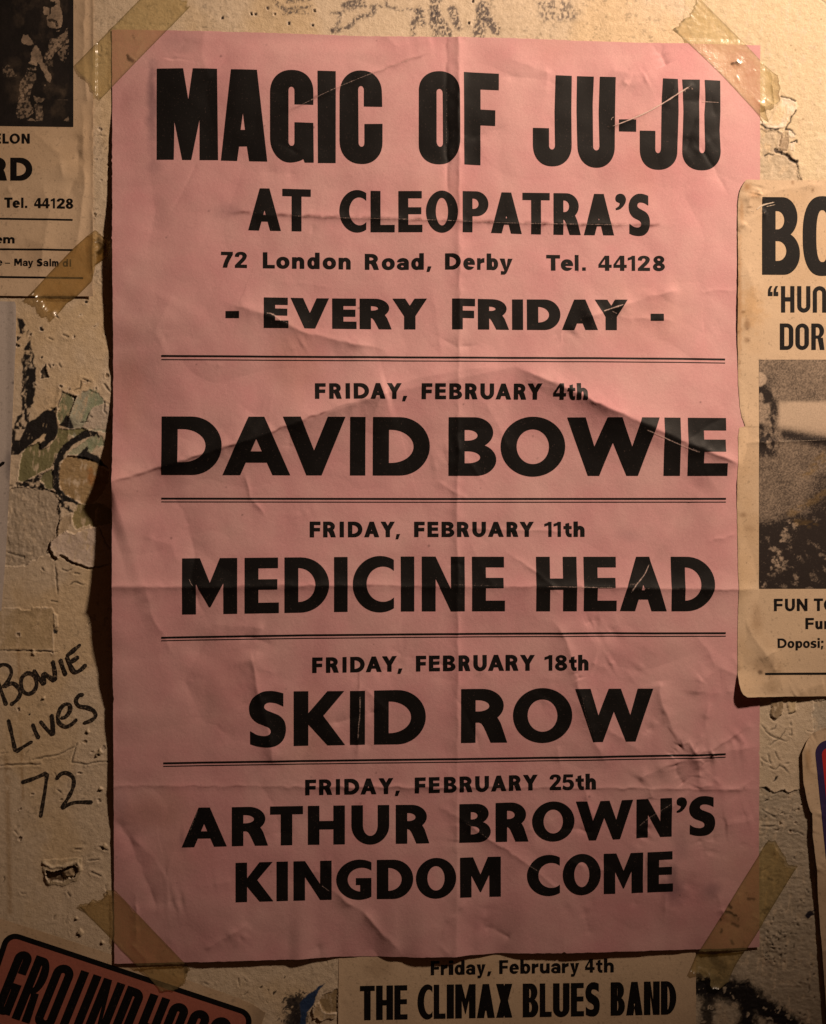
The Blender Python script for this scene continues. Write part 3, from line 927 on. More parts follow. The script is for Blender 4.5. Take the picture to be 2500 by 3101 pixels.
spray([(2090, 2990), (2170, 2985), (2250, 3010), (2330, 3062), (2440, 3130)], [42, 46, 44, 36, 30], SP, 601)
spray([(2255, 3000), (2262, 3060), (2270, 3160)], [34, 34, 34], SP, 602)
spray([(2150, 3010), (2140, 3070), (2146, 3160)], [24, 20, 22], SP, 603, .9)
LBL = (780, 2880, 6.2)
spray(fm(*LBL, 640, 960, 660, 1150, 640, 1370), [26, 30, 34], (.02, .016, .018), 604, .95, .9)
spray(fm(*LBL, 800, 900, 780, 1200, 760, 1400), [20, 26, 30], (.02, .016, .018), 607, .9, .9)
mark(fm(*LBL, 1270, 590, 1190, 640, 1010, 770, 890, 870, 790, 960, 800, 1240, 790, 1400, 890, 1400, 920, 1140, 1040, 1000, 1090, 850, 1170, 720), (.02, .045, .115), seed=605, jag=4)
peel(fm(*LBL, 1020, 1060, 1150, 960, 1220, 1100, 1300, 1160, 1460, 1170, 1440, 1250, 1300, 1270, 1150, 1310, 1040, 1220), .6, (.50, .37, .23), 5, .9, 9, .06, 606)
peel(fm(*LBL, 1140, 960, 1200, 820, 1300, 780, 1500, 700, 1500, 1120, 1300, 1170, 1220, 1100), -.35, (.34, .24, .13), 5, .3, 7, .06, 608)
for j, c in enumerate(((480, 500, 500, 465, 515, 490, 490, 515), (30, 675, 90, 640, 95, 665, 60, 700), (175, 700, 210, 710, 195, 755), (280, 770, 345, 740, 320, 810, 285, 830), (590, 620, 615, 660), (380, 640, 400, 655))):
    mark(fm(*LBL, *(c if len(c) > 4 else c + (c[0] + 12, c[1] + 8))), (.06, .04, .025), seed=620 + j, jag=2, dz=-.3)

# small broken chips with pale torn edges
for j in range(46):
    rs = np.random.RandomState(2000 + j)
    zone = j % 4
    X, Y = ((rs.uniform(286, 338), rs.uniform(330, 1180)), (rs.uniform(10, 335), rs.uniform(1870, 2760)), (rs.uniform(2308, 2425), rs.uniform(2400, 2560)), (rs.uniform(90, 330), rs.uniform(930, 1180)))[zone]
    r = rs.uniform(3, 9)
    n = rs.randint(5, 8)
    an = np.sort(rs.uniform(0, 6.28, n))
    peel([(X + r * rs.uniform(.5, 1.3) * math.cos(t), Y + r * rs.uniform(.5, 1.2) * math.sin(t)) for t in an], -rs.uniform(.25, .55), PLASTER if j % 3 else (.30, .22, .14), 3, rs.uniform(.25, .5), 6, .05, 2100 + j)

# general wear: hairline cracks, pits and pin holes everywhere on the bare wall
for j in range(70):
    rs = np.random.RandomState(700 + j)
    zone = j % 4
    if zone == 0:
        X, Y = rs.uniform(285, 345), rs.uniform(60, 900)
    elif zone == 1:
        X, Y = rs.uniform(0, 340), rs.uniform(1850, 2900)
    elif zone == 2:
        X, Y = rs.uniform(2305, 2480), rs.uniform(2120, 3100)
    else:
        X, Y = rs.uniform(500, 1050), rs.uniform(2890, 3100)
    a = rs.uniform(0, 3.14)
    L = rs.uniform(6, 26)
    crack([(X, Y), (X + L * math.cos(a) * .5 + rs.uniform(-4, 4), Y + L * math.sin(a) * .5), (X + L * math.cos(a), Y + L * math.sin(a))], rs.uniform(.15, .4), rs.uniform(2, 3.4), rs.uniform(.2, .6), .1, 800 + j, 5)
rows = (WV > 2700)[..., None]
WC = np.clip(WC, .004, .85)
WH = np.clip(WH, -4.2, 1.9)


def wall_mat():
    m, nt, b, out = mat("flaking_paint")
    a = N(nt, 'ShaderNodeAttribute', attribute_name='tint')
    fine = noise_node(nt, 900, 5, 0.7)
    mid = noise_node(nt, 240, 6, 0.65)
    g = ramp(nt, fine.outputs['Fac'], 0.2, (.80, .78, .75), 0.7, (1.03, 1.03, 1.03))
    c = mixrgb(nt, a.outputs['Color'], g.outputs['Color'], 1.0, 'MULTIPLY')
    g2 = ramp(nt, mid.outputs['Fac'], 0.3, (.86, .84, .80), 0.62, (1.0, 1.0, 1.0))
    c = mixrgb(nt, c, g2.outputs['Color'], 1.0, 'MULTIPLY')
    nt.links.new(c, b.inputs['Base Color'])
    b.inputs['Roughness'].default_value = 0.62
    b.inputs['Specular IOR Level'].default_value = 0.3
    n1 = bump(nt, b, mid.outputs['Fac'], 0.00055, 0.8)
    bump(nt, b, fine.outputs['Fac'], 0.00016, 0.9, n1)
    return m


wall = mesh_obj("wall", W(WU, WV, 0, WH), grid_faces(len(ux), len(vy)), wall_mat(), color=WC)
tag(wall, "old plaster wall with flaking cream paint over green and bare patches", None, kind='structure')


def wallZ(U, V):
    """height of the wall surface by bilinear lookup"""
    i = np.clip(np.searchsorted(ux, U) - 1, 0, len(ux) - 2)
    j = np.clip(np.searchsorted(vy, V) - 1, 0, len(vy) - 2)
    fx = np.clip((U - ux[i]) / (ux[i + 1] - ux[i]), 0, 1)
    fy = np.clip((V - vy[j]) / (vy[j + 1] - vy[j]), 0, 1)
    return (WH[j, i] * (1 - fx) + WH[j, i + 1] * fx) * (1 - fy) + (WH[j + 1, i] * (1 - fx) + WH[j + 1, i + 1] * fx) * fy
# ------------------------------------------------------------------ the pink gig poster
P_LEFT = [(88, 338), (478, 339.4), (486, 336.4), (493, 339.4), (530, 339.6), (534, 337.6), (539, 339.7), (716, 340.6), (722, 337.8), (728, 340.7), (1000, 342.5), (1460, 341.5), (2100, 343), (2116, 345.8), (2132, 343.1), (2919, 345.5)]
P_RIGHT = [(135, 2303.7), (600, 2302.5), (2114, 2302.5), (2300, 2301.5), (2310, 2297.5), (2318, 2301.2), (2565, 2299.5), (2870, 2300.6)]
P_TOP = [(338, 88), (520, 90.5), (800, 97), (1100, 108), (1500, 112), (1900, 127), (2080, 130), (2303.7, 135.5)]
P_BOT = [(345, 2919), (565, 2913.6), (900, 2904), (1000, 2898.6), (1250, 2897), (1380, 2895), (1505, 2887), (1700, 2884), (1706, 2879.5), (1714, 2883.8), (2037, 2876), (2300.6, 2870)]

CREASES = [
    # points, height (mm), width (1/5 mm), end fade
    # the long fold rising through the fourth of February and down again
    ([(300, 1470), (560, 1392), (760, 1330), (1040, 1226), (1180, 1190)], 1.35, 38, .02),
    ([(1040, 1226), (1250, 1150), (1420, 1118), (1560, 1112)], .8, 60, .25),
    ([(1560, 1112), (1700, 1170), (1830, 1235), (2020, 1320), (2260, 1415)], 1.3, 36, .12),
    ([(300, 1470), (760, 1330), (1180, 1190), (1560, 1112), (1830, 1235), (2260, 1415)], 3.0, 140, .02),
    # folded in half and in four for the post
    ([(1352, 90), (1354, 500), (1352, 620)], -.28, 8, .15),
    ([(1388, 90), (1390, 900), (1384, 1500), (1386, 2000), (1382, 2500), (1380, 2930)], .50, 16, .0),
    ([(300, 1776), (620, 1778), (1000, 1772), (1400, 1778), (1700, 1776), (2000, 1782), (2330, 1786)], .55, 14, .0),
    ([(300, 1778), (1400, 1778), (2330, 1786)], 1.3, 110, .0),
    ([(300, 2378), (560, 2380), (900, 2383), (1300, 2384), (1700, 2384), (2100, 2388), (2330, 2394)], .30, 9, .0),
    ([(660, 640), (760, 650), (900, 655), (1000, 660), (1160, 664), (1340, 669), (1560, 677), (1960, 683), (2080, 688)], .55, 14, .2),
    ([(1340, 1600), (1500, 1604), (1700, 1608), (1800, 1606)], .20, 7, .25),
    # across the headline
    ([(860, 345), (930, 312), (1020, 268), (1130, 223), (1240, 182), (1300, 160)], .42, 9, .15),
    ([(1838, 388), (1880, 374), (1950, 345), (2010, 312), (2060, 280), (2105, 252)], .45, 9, .12),
    ([(2075, 470), (2090, 400), (2120, 320), (2126, 270)], -.45, 22, .3),
    # every friday
    ([(675, 908), (720, 930), (800, 950), (870, 985), (930, 1010), (1060, 1040), (1160, 1062), (1200, 1110)], .95, 36, .12),
    ([(1740, 975), (1810, 950), (1890, 925), (1960, 900), (2070, 878)], .75, 30, .15),
    ([(1850, 925), (1880, 962), (1960, 966), (2050, 970)], .3, 16, .25),
    ([(1670, 1000), (1700, 1040), (1740, 1000)], -.3, 20, .2),
    ([(1300, 1010), (1385, 1055), (1470, 1040)], -.3, 12, .3),
    # medicine head, skid row
    ([(2130, 1440), (2060, 1560), (1985, 1680), (1930, 1770), (1890, 1850), (1830, 1960)], -1.0, 50, .08),
    ([(1660, 1860), (1700, 1920), (1730, 1990), (1745, 2060), (1770, 2160), (1800, 2250), (1850, 2330)], .75, 34, .15),
    ([(1000, 1560), (960, 1700), (980, 1850)], .25, 50, .3),
    ([(520, 1480), (560, 1560), (590, 1660), (580, 1780), (640, 1900)], -.55, 34, .2),
    ([(420, 1620), (520, 1650), (550, 1730)], .35, 26, .3),
    ([(440, 1760), (460, 1860), (530, 1990)], .32, 20, .25),
    ([(757, 1960), (775, 2060), (810, 2210), (830, 2330)], .8, 34, .12),
    ([(640, 1900), (560, 2060), (620, 2200)], -.4, 40, .25),
    ([(1088, 2030), (1086, 2090), (1084, 2260), (1082, 2340)], .25, 10, .2),
    # crumple by the lower rule
    ([(1990, 2060), (2000, 2130), (2040, 2210), (2058, 2256)], 0.60, 20, .1),
    ([(2058, 2256), (2080, 2247), (2096, 2268), (2110, 2285)], 0.49, 9, .1),
    ([(2058, 2256), (2030, 2290)], -0.43, 9, .1),
    ([(2080, 2247), (2098, 2275), (2110, 2286), (2150, 2272), (2250, 2214), (2290, 2190)], 0.49, 14, .12),
    ([(1930, 2370), (1950, 2345), (1990, 2328), (2040, 2308), (2110, 2294), (2140, 2300)], 0.76, 22, .1),
    ([(2040, 2310), (2050, 2345), (2070, 2375)], -0.43, 10, .1),
    ([(2110, 2294), (2118, 2350), (2108, 2384)], 0.49, 14, .1),
    ([(2108, 2384), (2060, 2420), (1980, 2480), (1900, 2530)], 0.38, 14, .25),
    ([(2108, 2384), (2130, 2376), (2160, 2378), (2180, 2388), (2240, 2386), (2290, 2360)], 0.38, 10, .1),
    ([(2130, 2310), (2120, 2300), (2160, 2275)], 0.32, 8, .1),
    ([(2080, 2110), (2120, 2060), (2180, 2020), (2260, 2060), (2310, 2110)], 0.60, 30, .2),
    ([(2140, 2290), (2230, 2270), (2310, 2258)], 0.60, 36, .1),
    ([(1780, 2005), (1830, 2020), (1860, 2000)], 0.32, 18, .2),
    ([(1740, 2030), (1752, 2060)], -0.32, 8, .2),
    # arthur brown
    ([(1320, 2430), (1400, 2486), (1480, 2540), (1600, 2620), (1700, 2700)], .42, 12, .12),
    ([(980, 2690), (1010, 2700), (1040, 2722), (1100, 2760), (1160, 2830), (1230, 2900)], .60, 22, .1),
    ([(760, 2330), (830, 2440), (860, 2560)], -.35, 40, .3),
    ([(345, 2470), (400, 2560), (440, 2660), (480, 2760)], -.55, 36, .15),
    ([(380, 2520), (470, 2600), (500, 2660), (530, 2560)], .35, 26, .2),
    ([(2190, 2500), (2260, 2490), (2310, 2470)], .4, 30, .1),
    ([(1860, 2640), (2000, 2600), (2120, 2660)], .25, 40, .3),
    # top and upper corners
    ([(540, 70), (530, 120), (520, 180)], -.45, 30, .05),
    ([(620, 80), (610, 170), (640, 250)], .30, 40, .1),
    ([(1160, 100), (1200, 140), (1320, 120)], .35, 40, .15),
    ([(1985, 120), (2000, 160), (2018, 200)], -.5, 12, .05),
    ([(1880, 240), (1910, 262), (1960, 235)], .30, 18, .15),
    ([(1840, 180), (1860, 215), (1960, 236), (2010, 200)], .22, 26, .2),
    ([(2220, 560), (2290, 620), (2310, 700)], .3, 50, .2),
    ([(450, 500), (470, 640), (440, 800)], -.35, 50, .25),
    ([(540, 860), (470, 1000), (520, 1120)], .40, 60, .25),
    ([(2040, 960), (2130, 1010), (2200, 960)], -.35, 46, .25),
]
_rs = np.random.RandomState(42)
for _i in range(84):
    _x, _y = _rs.uniform(380, 2260), _rs.uniform(150, 2880)
    _a, _l = _rs.uniform(0, 3.14), _rs.uniform(60, 260)
    _dx, _dy = _l * math.cos(_a), _l * math.sin(_a)
    CREASES.append(([(_x, _y), (_x + _dx * .5 + _rs.uniform(-14, 14), _y + _dy * .5 + _rs.uniform(-14, 14)), (_x + _dx, _y + _dy)], _rs.uniform(.08, .26) * _rs.choice([-1, 1]), _rs.uniform(6, 26), .3))

for _i in range(46):
    _x, _y = (_rs.uniform(1650, 2270), _rs.uniform(1860, 2820)) if _i % 3 else (_rs.uniform(370, 1500), _rs.uniform(1850, 2860))
    _a, _l = _rs.uniform(0, 3.14), _rs.uniform(50, 190)
    _dx, _dy = _l * math.cos(_a), _l * math.sin(_a)
    CREASES.append(([(_x, _y), (_x + _dx * .5 + _rs.uniform(-16, 16), _y + _dy * .5 + _rs.uniform(-16, 16)), (_x + _dx, _y + _dy)], _rs.uniform(.14, .38) * _rs.choice([-1, 1]), _rs.uniform(7, 28), .25))

P_LIFT_L = [(0, .1), (300, .2), (430, 1.2), (560, 2.2), (700, 3.6), (850, 4.4), (960, 3.8), (1060, 2.0), (1180, .3), (1290, 1.1), (1400, 2.6), (1500, 4.9), (1600, 7.2), (1760, 7.6), (1900, 7.3), (2000, 5.9), (2150, 3.8), (2260, 2.5), (2400, 2.1), (2520, 1.1), (2650, .4), (3200, .1)]
P_LIFT_B = [(300, .2), (540, .5), (640, 2.0), (780, 2.1), (870, 2.3), (910, 3.5), (970, 2.4), (1040, 1.2), (1130, .2), (1200, 2.4), (1280, 4.4), (1370, 3.4), (1440, 1.4), (1505, .2), (1600, 2.0), (1740, 3.2), (1900, 2.8), (2030, 1.6), (2110, .5), (2400, .3)]


def creased(U, V, table):
    z = np.zeros(np.shape(U))
    for pts, h, w, fade in table:
        p = np.array(pts)
        m = (U > p[:, 0].min() - 5 * w) & (U < p[:, 0].max() + 5 * w) & (V > p[:, 1].min() - 5 * w) & (V < p[:, 1].max() + 5 * w)
        if not m.any():
            continue
        u, v = U[m], V[m]
        wob = 3.0 if w < 40 else 0.0
        d, f = polydist(u + wob * vnoise(u / 22, v / 22, 77), v + wob * vnoise(u / 22, v / 22, 78), pts)
        if fade > 0:
            tap = smoothstep(0, fade, f) * smoothstep(0, fade, 1 - f)
        else:
            tap = 1.0
        var = .75 + .5 * vnoise(f * 7 + h * 30, f * 0 + w, 79)
        e = 2.2
        z[m] += h * tap * var * np.exp(-(np.sqrt(d * d + e * e) - e) / w)
    return z


CL_CREASE = [([(1030, 3040), (1080, 2990), (1140, 2960)], .35, 14, .2), ([(1780, 2900), (1880, 2950), (1900, 3000)], .3, 30, .2), ([(1900, 2980), (2000, 3010), (2100, 3080)], .3, 24, .2), ([(1100, 2920), (1160, 2960)], .3, 20, .2)]


def climaxZ(U, V):
    return np.maximum(0.30 + .08 * fbm(U / 160, V / 160, 181, 2) + .5 * creased(U, V, CL_CREASE), wallZ(U, V) + .06) + .35 * np.exp(-np.clip(U - 1025, 0, None) / 14) * smoothstep(2900, 3100, V)


def pinkZ(U, V):
    U = np.asarray(U, float)
    V = np.asarray(V, float)
    vb = interp(U, P_BOT)
    inner = smoothstep(-20, 240, U - 340) * smoothstep(-20, 200, 2303 - U) * smoothstep(-20, 160, V - 110) * smoothstep(-20, 200, vb - V)
    z = .50 + 1.95 * inner
    z += sinterp(V, P_LIFT_L) * np.exp(-(np.clip(U - 340, 0, None) / 150.0) ** 1.3)
    z += sinterp(U, P_LIFT_B) * np.exp(-(np.clip(vb - V, 0, None) / 120.0) ** 1.3)
    edge = smoothstep(0, 130, 2303 - U) * smoothstep(0, 60, V - 110)
    z += edge * (1.3 * fbm(U / 620, V / 620, 31, 2) + .72 * fbm(U / 210, V / 240, 32, 3) + .13 * fbm(U / 80, V / 80, 33, 2))
    # crumpled facets: folded noise gives straight-ish ridges
    q = fbm(U / 300, V / 300, 35, 2)
    z += edge * 1.0 * (np.abs(q) - .2)
    q2 = fbm(U / 150 + 7, V / 150, 36, 2)
    z += edge * .32 * (np.abs(q2) - .2)
    z += 2.0 * creased(U, V, CREASES) * smoothstep(-20, 60, 2303 - U)
    z = np.maximum(z, .5)
    m = (V > 2800) & (U > 1015) & (U < 2117)
    if m.any():
        z[m] = np.maximum(z[m], climaxZ(U[m], V[m]) + .18)
    return np.maximum(z, wallZ(U, V) + .10)


PU, PV = coons(P_LEFT, P_RIGHT, P_TOP, P_BOT, 790, 1130, jit=1.1, seed=3)
tint = np.ones(PU.shape + (3,))


def stain(U, V, T, x, y, rx, ry, color, amt, seed=1, cell=30):
    d = np.hypot((U - x) / rx, (V - y) / ry)
    a = amt * smoothstep(1.1, .1, d + .35 * fbm(U / cell, V / cell, seed, 4))
    T *= 1 - a[..., None] * (1 - np.array(color))


GREY = (.45, .45, .50)
for i, (x, y, rx, ry, a) in enumerate(((462, 330, 24, 180, .75), (455, 250, 16, 60, .5), (540, 120, 60, 50, .25), (470, 500, 40, 30, .3), (2040, 2690, 46, 60, .75), (2038, 2640, 22, 50, .5), (2060, 2560, 40, 60, .35), (2150, 2700, 40, 40, .35), (690, 640, 60, 30, .35),
                                       (2160, 2690, 30, 30, .3), (560, 2550, 20, 40, .3), (550, 2530, 12, 30, .4), (900, 2460, 60, 40, .2), (1870, 230, 40, 20, .2), (1900, 1620, 50, 30, .25), (360, 2440, 40, 80, .25))):
    stain(PU, PV, tint, x, y, rx, ry, GREY, a, 900 + i)
for i in range(26):
    rs = np.random.RandomState(950 + i)
    stain(PU, PV, tint, rs.uniform(350, 2290), rs.uniform(120, 2880), rs.uniform(60, 240), rs.uniform(60, 240), (.78, .72, .72) if i % 2 else (.90, .84, .74), rs.uniform(.15, .5), 980 + i, 70)
for i in range(60):
    rs = np.random.RandomState(1100 + i)
    x, y, r = rs.uniform(350, 2290), rs.uniform(120, 2880), rs.uniform(2.5, 6)
    m = (np.abs(PU - x) < 20) & (np.abs(PV - y) < 20)
    d = np.hypot(PU[m] - x, PV[m] - y)
    tint[m] *= 1 - (rs.uniform(.15, .5) * smoothstep(r, r * .3, d))[:, None]
# grime in the folds and a worn, browner edge
for pts, dw, am in (([(640, 640), (900, 655), (1160, 664), (1340, 669), (1560, 677), (1960, 683), (2060, 686)], 6, .8), ([(338, 1465), (560, 1396), (760, 1334), (1040, 1230)], 4, .75), ([(1760, 1205), (2020, 1322), (2240, 1412)], 4, .7), ([(300, 1778), (1000, 1774), (1700, 1778), (2330, 1788)], 3.5, .5),
                    ([(345, 2378), (900, 2383), (1400, 2385), (2300, 2392)], 3, .45), ([(1354, 90), (1352, 520)], 5, .4), ([(1838, 388), (1950, 345), (2105, 252)], 3.5, .4), ([(860, 345), (1020, 268), (1240, 182), (1310, 158)], 4, .4), ([(2000, 2170), (2030, 2210), (2056, 2254)], 3.5, .55), ([(2110, 2286), (2150, 2272), (2250, 2214)], 3.5, .5), ([(1400, 2486), (1600, 2620)], 3.5, .55),
                    ([(1086, 2030), (1084, 2092)], 3, .5), ([(2096, 2255), (2106, 2280)], 4, .4), ([(1060, 1040), (1160, 1062)], 4, .25)):
    p = np.array(pts)
    m = (PU > p[:, 0].min() - 40) & (PU < p[:, 0].max() + 40) & (PV > p[:, 1].min() - 40) & (PV < p[:, 1].max() + 40)
    u, v = PU[m], PV[m]
    d, f = polydist(u + 3 * vnoise(u / 22, v / 22, 77), v + 3 * vnoise(u / 22, v / 22, 78), pts)
    a = am * np.exp(-(d / dw) ** 2) * np.clip(.6 + .9 * fbm(u / 24, v / 24, 81, 3), 0, 1.3) * smoothstep(0, .08, f) * smoothstep(0, .08, 1 - f)
    tint[m] *= 1 - a[:, None] * np.array((.75, .85, .85))

PINK = (.655, .335, .335)
poster = sheet("gig_poster", PU, PV, pinkZ, 2.3, paper_mat("pink_paper", PINK, .09, vcol=True, lohi=((.615, .298, .312), (.660, .385, .375))), tint=tint)
tag(poster, "large pink gig poster with a black headline, creased and taped at its four corners", "poster")
INK = ink_mat("black_ink")


def pline(name, items, base, top, s, t, **kw):
    return print_line(name, items, base, top, s, t, pinkZ, 2.3, INK, poster, **kw)


# headline, drawn letter by letter
head = Ink(4.5)


def hl(ox, oy, sc, *ops):
    head.add([(sg, [(ox + x / sc, oy + y / sc) for x, y in p]) for sg, p in ops])


H1 = (440, 180, 2.17)
hl(*H1, (1, [(75, 58), (248, 58), (283, 268), (312, 58), (471, 62), (478, 663), (357, 663), (357, 392), (302, 662), (243, 662), (191, 403), (187, 660), (75, 660)]))
hl(*H1, (1, [(563, 66), (733, 71), (801, 674), (683, 671), (668, 574), (616, 574), (603, 669), (497, 666)]), (-1, [(642, 352), (656, 466), (626, 466)]))
hl(*H1, (1, pth([(820, 520), (820, 222), (820, 73, 958, 73, 2.2), (1103, 73, 1103, 222, 2.2), (1103, 305), (980, 302), (980, 210), (980, 185, 960, 185), (940, 185, 940, 210), (940, 545), (940, 572, 961, 572), (980, 572, 980, 548), (980, 418), (1103, 422), (1106, 681), (1048, 681), (1038, 658), (1010, 681, 950, 681), (822, 681, 820, 520)])))
hl(*H1, (1, [(1131, 79), (1250, 82), (1250, 683), (1134, 683)]))
hl(*H1, (1, pth([(1276, 530), (1276, 235), (1276, 77, 1412, 77, 2.2), (1556, 77, 1553, 235, 2.2), (1555, 316), (1435, 314), (1435, 205), (1435, 180, 1416, 180), (1397, 180, 1397, 206), (1400, 550), (1400, 577, 1420, 577), (1439, 577, 1439, 550), (1439, 428), (1557, 427), (1557, 545), (1557, 690, 1424, 690, 2.2), (1276, 690, 1276, 530, 2.2)])))
H2 = (1240, 180, 5.425)
hl(*H2, (1, pth([(150, 1400), (150, 520), (150, 197, 490, 197, 2.2), (820, 197, 822, 560, 2.2), (828, 1300), (828, 1730, 485, 1730, 2.2), (150, 1730, 150, 1400, 2.2)])), (-1, pth([(440, 1360), (440, 545), (440, 490, 490, 490), (540, 490, 542, 560), (547, 1370), (547, 1443, 497, 1443), (445, 1443, 440, 1360)])))
hl(*H2, (1, [(890, 210), (1467, 235), (1463, 511), (1162, 499), (1162, 830), (1405, 842), (1403, 1098), (1162, 1088), (1160, 1745), (897, 1732)]))
H3 = (1500, 200, 2.17)
hl(*H3, (1, pth([(396, 60), (502, 64), (498, 300), (500, 520), (500, 661, 372, 661, 2.2), (245, 661, 245, 515, 2.2), (245, 408), (351, 410), (351, 525), (351, 550, 370, 550), (391, 550, 391, 520), (388, 300)])))
hl(*H3, (1, pth([(537, 65), (647, 69), (639, 250), (641, 530), (641, 556, 662, 556), (683, 556, 683, 525), (679, 300), (686, 70), (790, 73), (785, 300), (782, 530), (780, 670, 665, 670, 2.2), (540, 670, 538, 520, 2.2), (533, 300)])))
hl(*H3, (1, [(810, 352), (922, 354), (922, 434), (811, 431)]))
hl(*H3, (1, pth([(1099, 83), (1196, 88), (1200, 300), (1194, 560), (1194, 682, 1070, 682, 2.2), (946, 682, 946, 545, 2.2), (946, 427), (1048, 429), (1048, 548), (1048, 574, 1066, 574), (1086, 574, 1086, 540), (1089, 250)])))
hl(*H3, (1, pth([(1225, 91), (1341, 91), (1338, 250), (1338, 548), (1338, 573, 1356, 573), (1377, 573, 1377, 545), (1372, 320), (1380, 225), (1374, 92), (1478, 95), (1478, 300), (1473, 420), (1480, 560), (1480, 685, 1358, 685, 2.2), (1227, 685, 1227, 560, 2.2), (1233, 300)])))
head.build("headline", pinkZ, 2.3, .13, INK, poster)

pline("venue_line", F(640, 550, 2.48, 'A', 277, 522, 'T', 533, 746, 'C', 961, 1162, 'L', 1195, 1375, 'E', 1403, 1582) + [('O', 1289, 1385.4)] + F(1300, 550, 2.284, 'P', 228, 406, 'A', 424, 637, 'T', 642, 830, 'R', 857, 1045, 'A', 1067, 1275, "'", 1285, 1357, 'S', 1377, 1523),
      [(750, 697.5), (900, 701), (1158, 704.4), (1440, 704.6), (1532, 708.5), (1716, 712), (1812, 713.3), (1967, 713.5)], [(750, 571), (898, 573.4), (1158, 579.8), (1439, 580.6), (1532, 584.1), (1716, 586), (1812, 588), (1967, 589)], 29.5, 22)
ADDR = ([(660, 810.5), (813, 812.9), (950, 815), (1126, 818), (1370, 817.5), (1674, 820.1), (1850, 820.6), (2020, 821)], [(660, 762.5), (813, 764), (1126, 769.8), (1370, 768.5), (1674, 772.4), (1830, 775), (2020, 775.5)], 13.5, 10.5)
pline("address_line", F(640, 550, 2.48, '7', 73, 161, '2', 177, 267, 'L', 387, 476, 'o', 488, 586, 'n', 606, 697, 'd', 721, 812, 'o', 836, 935, 'n', 955, 1045, 'R', 1152, 1257, 'o', 1279, 1376, 'a', 1392, 1481, 'd', 1500, 1593, ',', 1614, 1651)
      + F(1300, 550, 2.284, 'D', 107, 214, 'e', 232, 312, 'r', 328, 378, 'b', 394, 473, 'y', 484, 574), *ADDR)
pline("phone_line", F(1300, 550, 2.284, 'T', 807, 902, 'e', 908, 992, 'l', 1004, 1030, '.', 1055, 1079, '4', 1167, 1258, '4', 1271, 1362, '1', 1370, 1420, '2', 1440, 1524, '8', 1545, 1627), *ADDR, step=4)
pline("weekly_line", F(640, 860, 2.48, '-', 107, 208, 'E', 394, 578, 'V', 595, 883, 'E', 907, 1089, 'R', 1113, 1352, 'Y', 1359, 1618) + F(1300, 860, 2.284, 'F', 155, 313, 'R', 333, 548, 'I', 570, 645, 'D', 672, 903, 'A', 913, 1160, 'Y', 1140, 1366, '-', 1527, 1618),
      [(670, 993), (835, 994.3), (1150, 998), (1380, 998.4), (1600, 1000), (2020, 1001)], [(670, 901), (835, 901.5), (930, 903.5), (1150, 905.2), (1380, 905), (1500, 907.3), (2020, 909)], 34, 22.5)


def date_line(day, extra, base, top, s=13, t=10.5):
    pline("date_line", day + extra, base, top, s, t, step=5)


date_line(F(440, 1120, 1.929, 'F', 990, 1052, 'R', 1073, 1145, 'I', 1168, 1193, 'D', 1215, 1303, 'A', 1312, 1398, 'Y', 1408, 1494, ',', 1497, 1527, 'F', 1611, 1672) + [('E', 1316, 1348.6)],
          F(1320, 1120, 1.887, 'B', 73, 145, 'R', 163, 233, 'U', 250, 328, 'A', 337, 427, 'R', 442, 512, 'Y', 520, 602, '4', 664, 735, 't', 743, 785, 'h', 795, 856), [(940, 1209), (1500, 1210), (1720, 1211.7), (1780, 1212)], [(940, 1161.5), (1500, 1162.4), (1780, 1163)])
pline("band_name", F(440, 1120, 1.929, 'D', 97, 448, 'A', 452, 846, 'V', 803, 1167, 'I', 1195, 1284, 'D', 1328, 1660) + F(1320, 1120, 1.887, 'B', 70, 343, 'O', 368, 736, 'W', 745, 1268, 'I', 1296, 1390, 'E', 1433, 1661),
      [(480, 1438.5), (1200, 1440), (1400, 1441), (2210, 1441)], [(480, 1261.5), (700, 1263), (1340, 1264), (2210, 1266)], 48.5, 38)
date_line(F(500, 1540, 2.0424, 'F', 894, 960, 'R', 977, 1055, 'I', 1079, 1105, 'D', 1130, 1219, 'A', 1230, 1323, 'Y', 1332, 1420, ',', 1424, 1452, 'F', 1539, 1604) + [('E', 1294, 1327), ('B', 1336.5, 1374.7)],
          F(1340, 1540, 1.929, 'R', 83, 155, 'U', 173, 252, 'A', 264, 356, 'R', 373, 441, 'Y', 449, 532, '1', 593, 635, '1', 647, 690, 't', 705, 753, 'h', 764, 828), [(920, 1627), (1500, 1625.5), (1780, 1625.5)], [(920, 1579.3), (1500, 1580), (1780, 1580)])
pline("band_name", F(500, 1540, 2.0424, 'M', 107, 446, 'E', 492, 703, 'D', 738, 1013, 'I', 1044, 1127, 'C', 1159, 1413, 'I', 1456, 1539) + [('N', 1276.5, 1405.8)] + F(1340, 1540, 1.929, 'E', 170, 361, 'H', 543, 779, 'E', 820, 1013, 'A', 1033, 1303, 'D', 1331, 1585),
      [(545, 1859.5), (620, 1859.2), (790, 1856.3), (1030, 1851.9), (1230, 1850.9), (1480, 1850), (2180, 1850)], [(545, 1690.5), (790, 1688.4), (1030, 1686.4), (1230, 1684.9), (1480, 1685.7), (2180, 1685.7)], 41.5, 32)
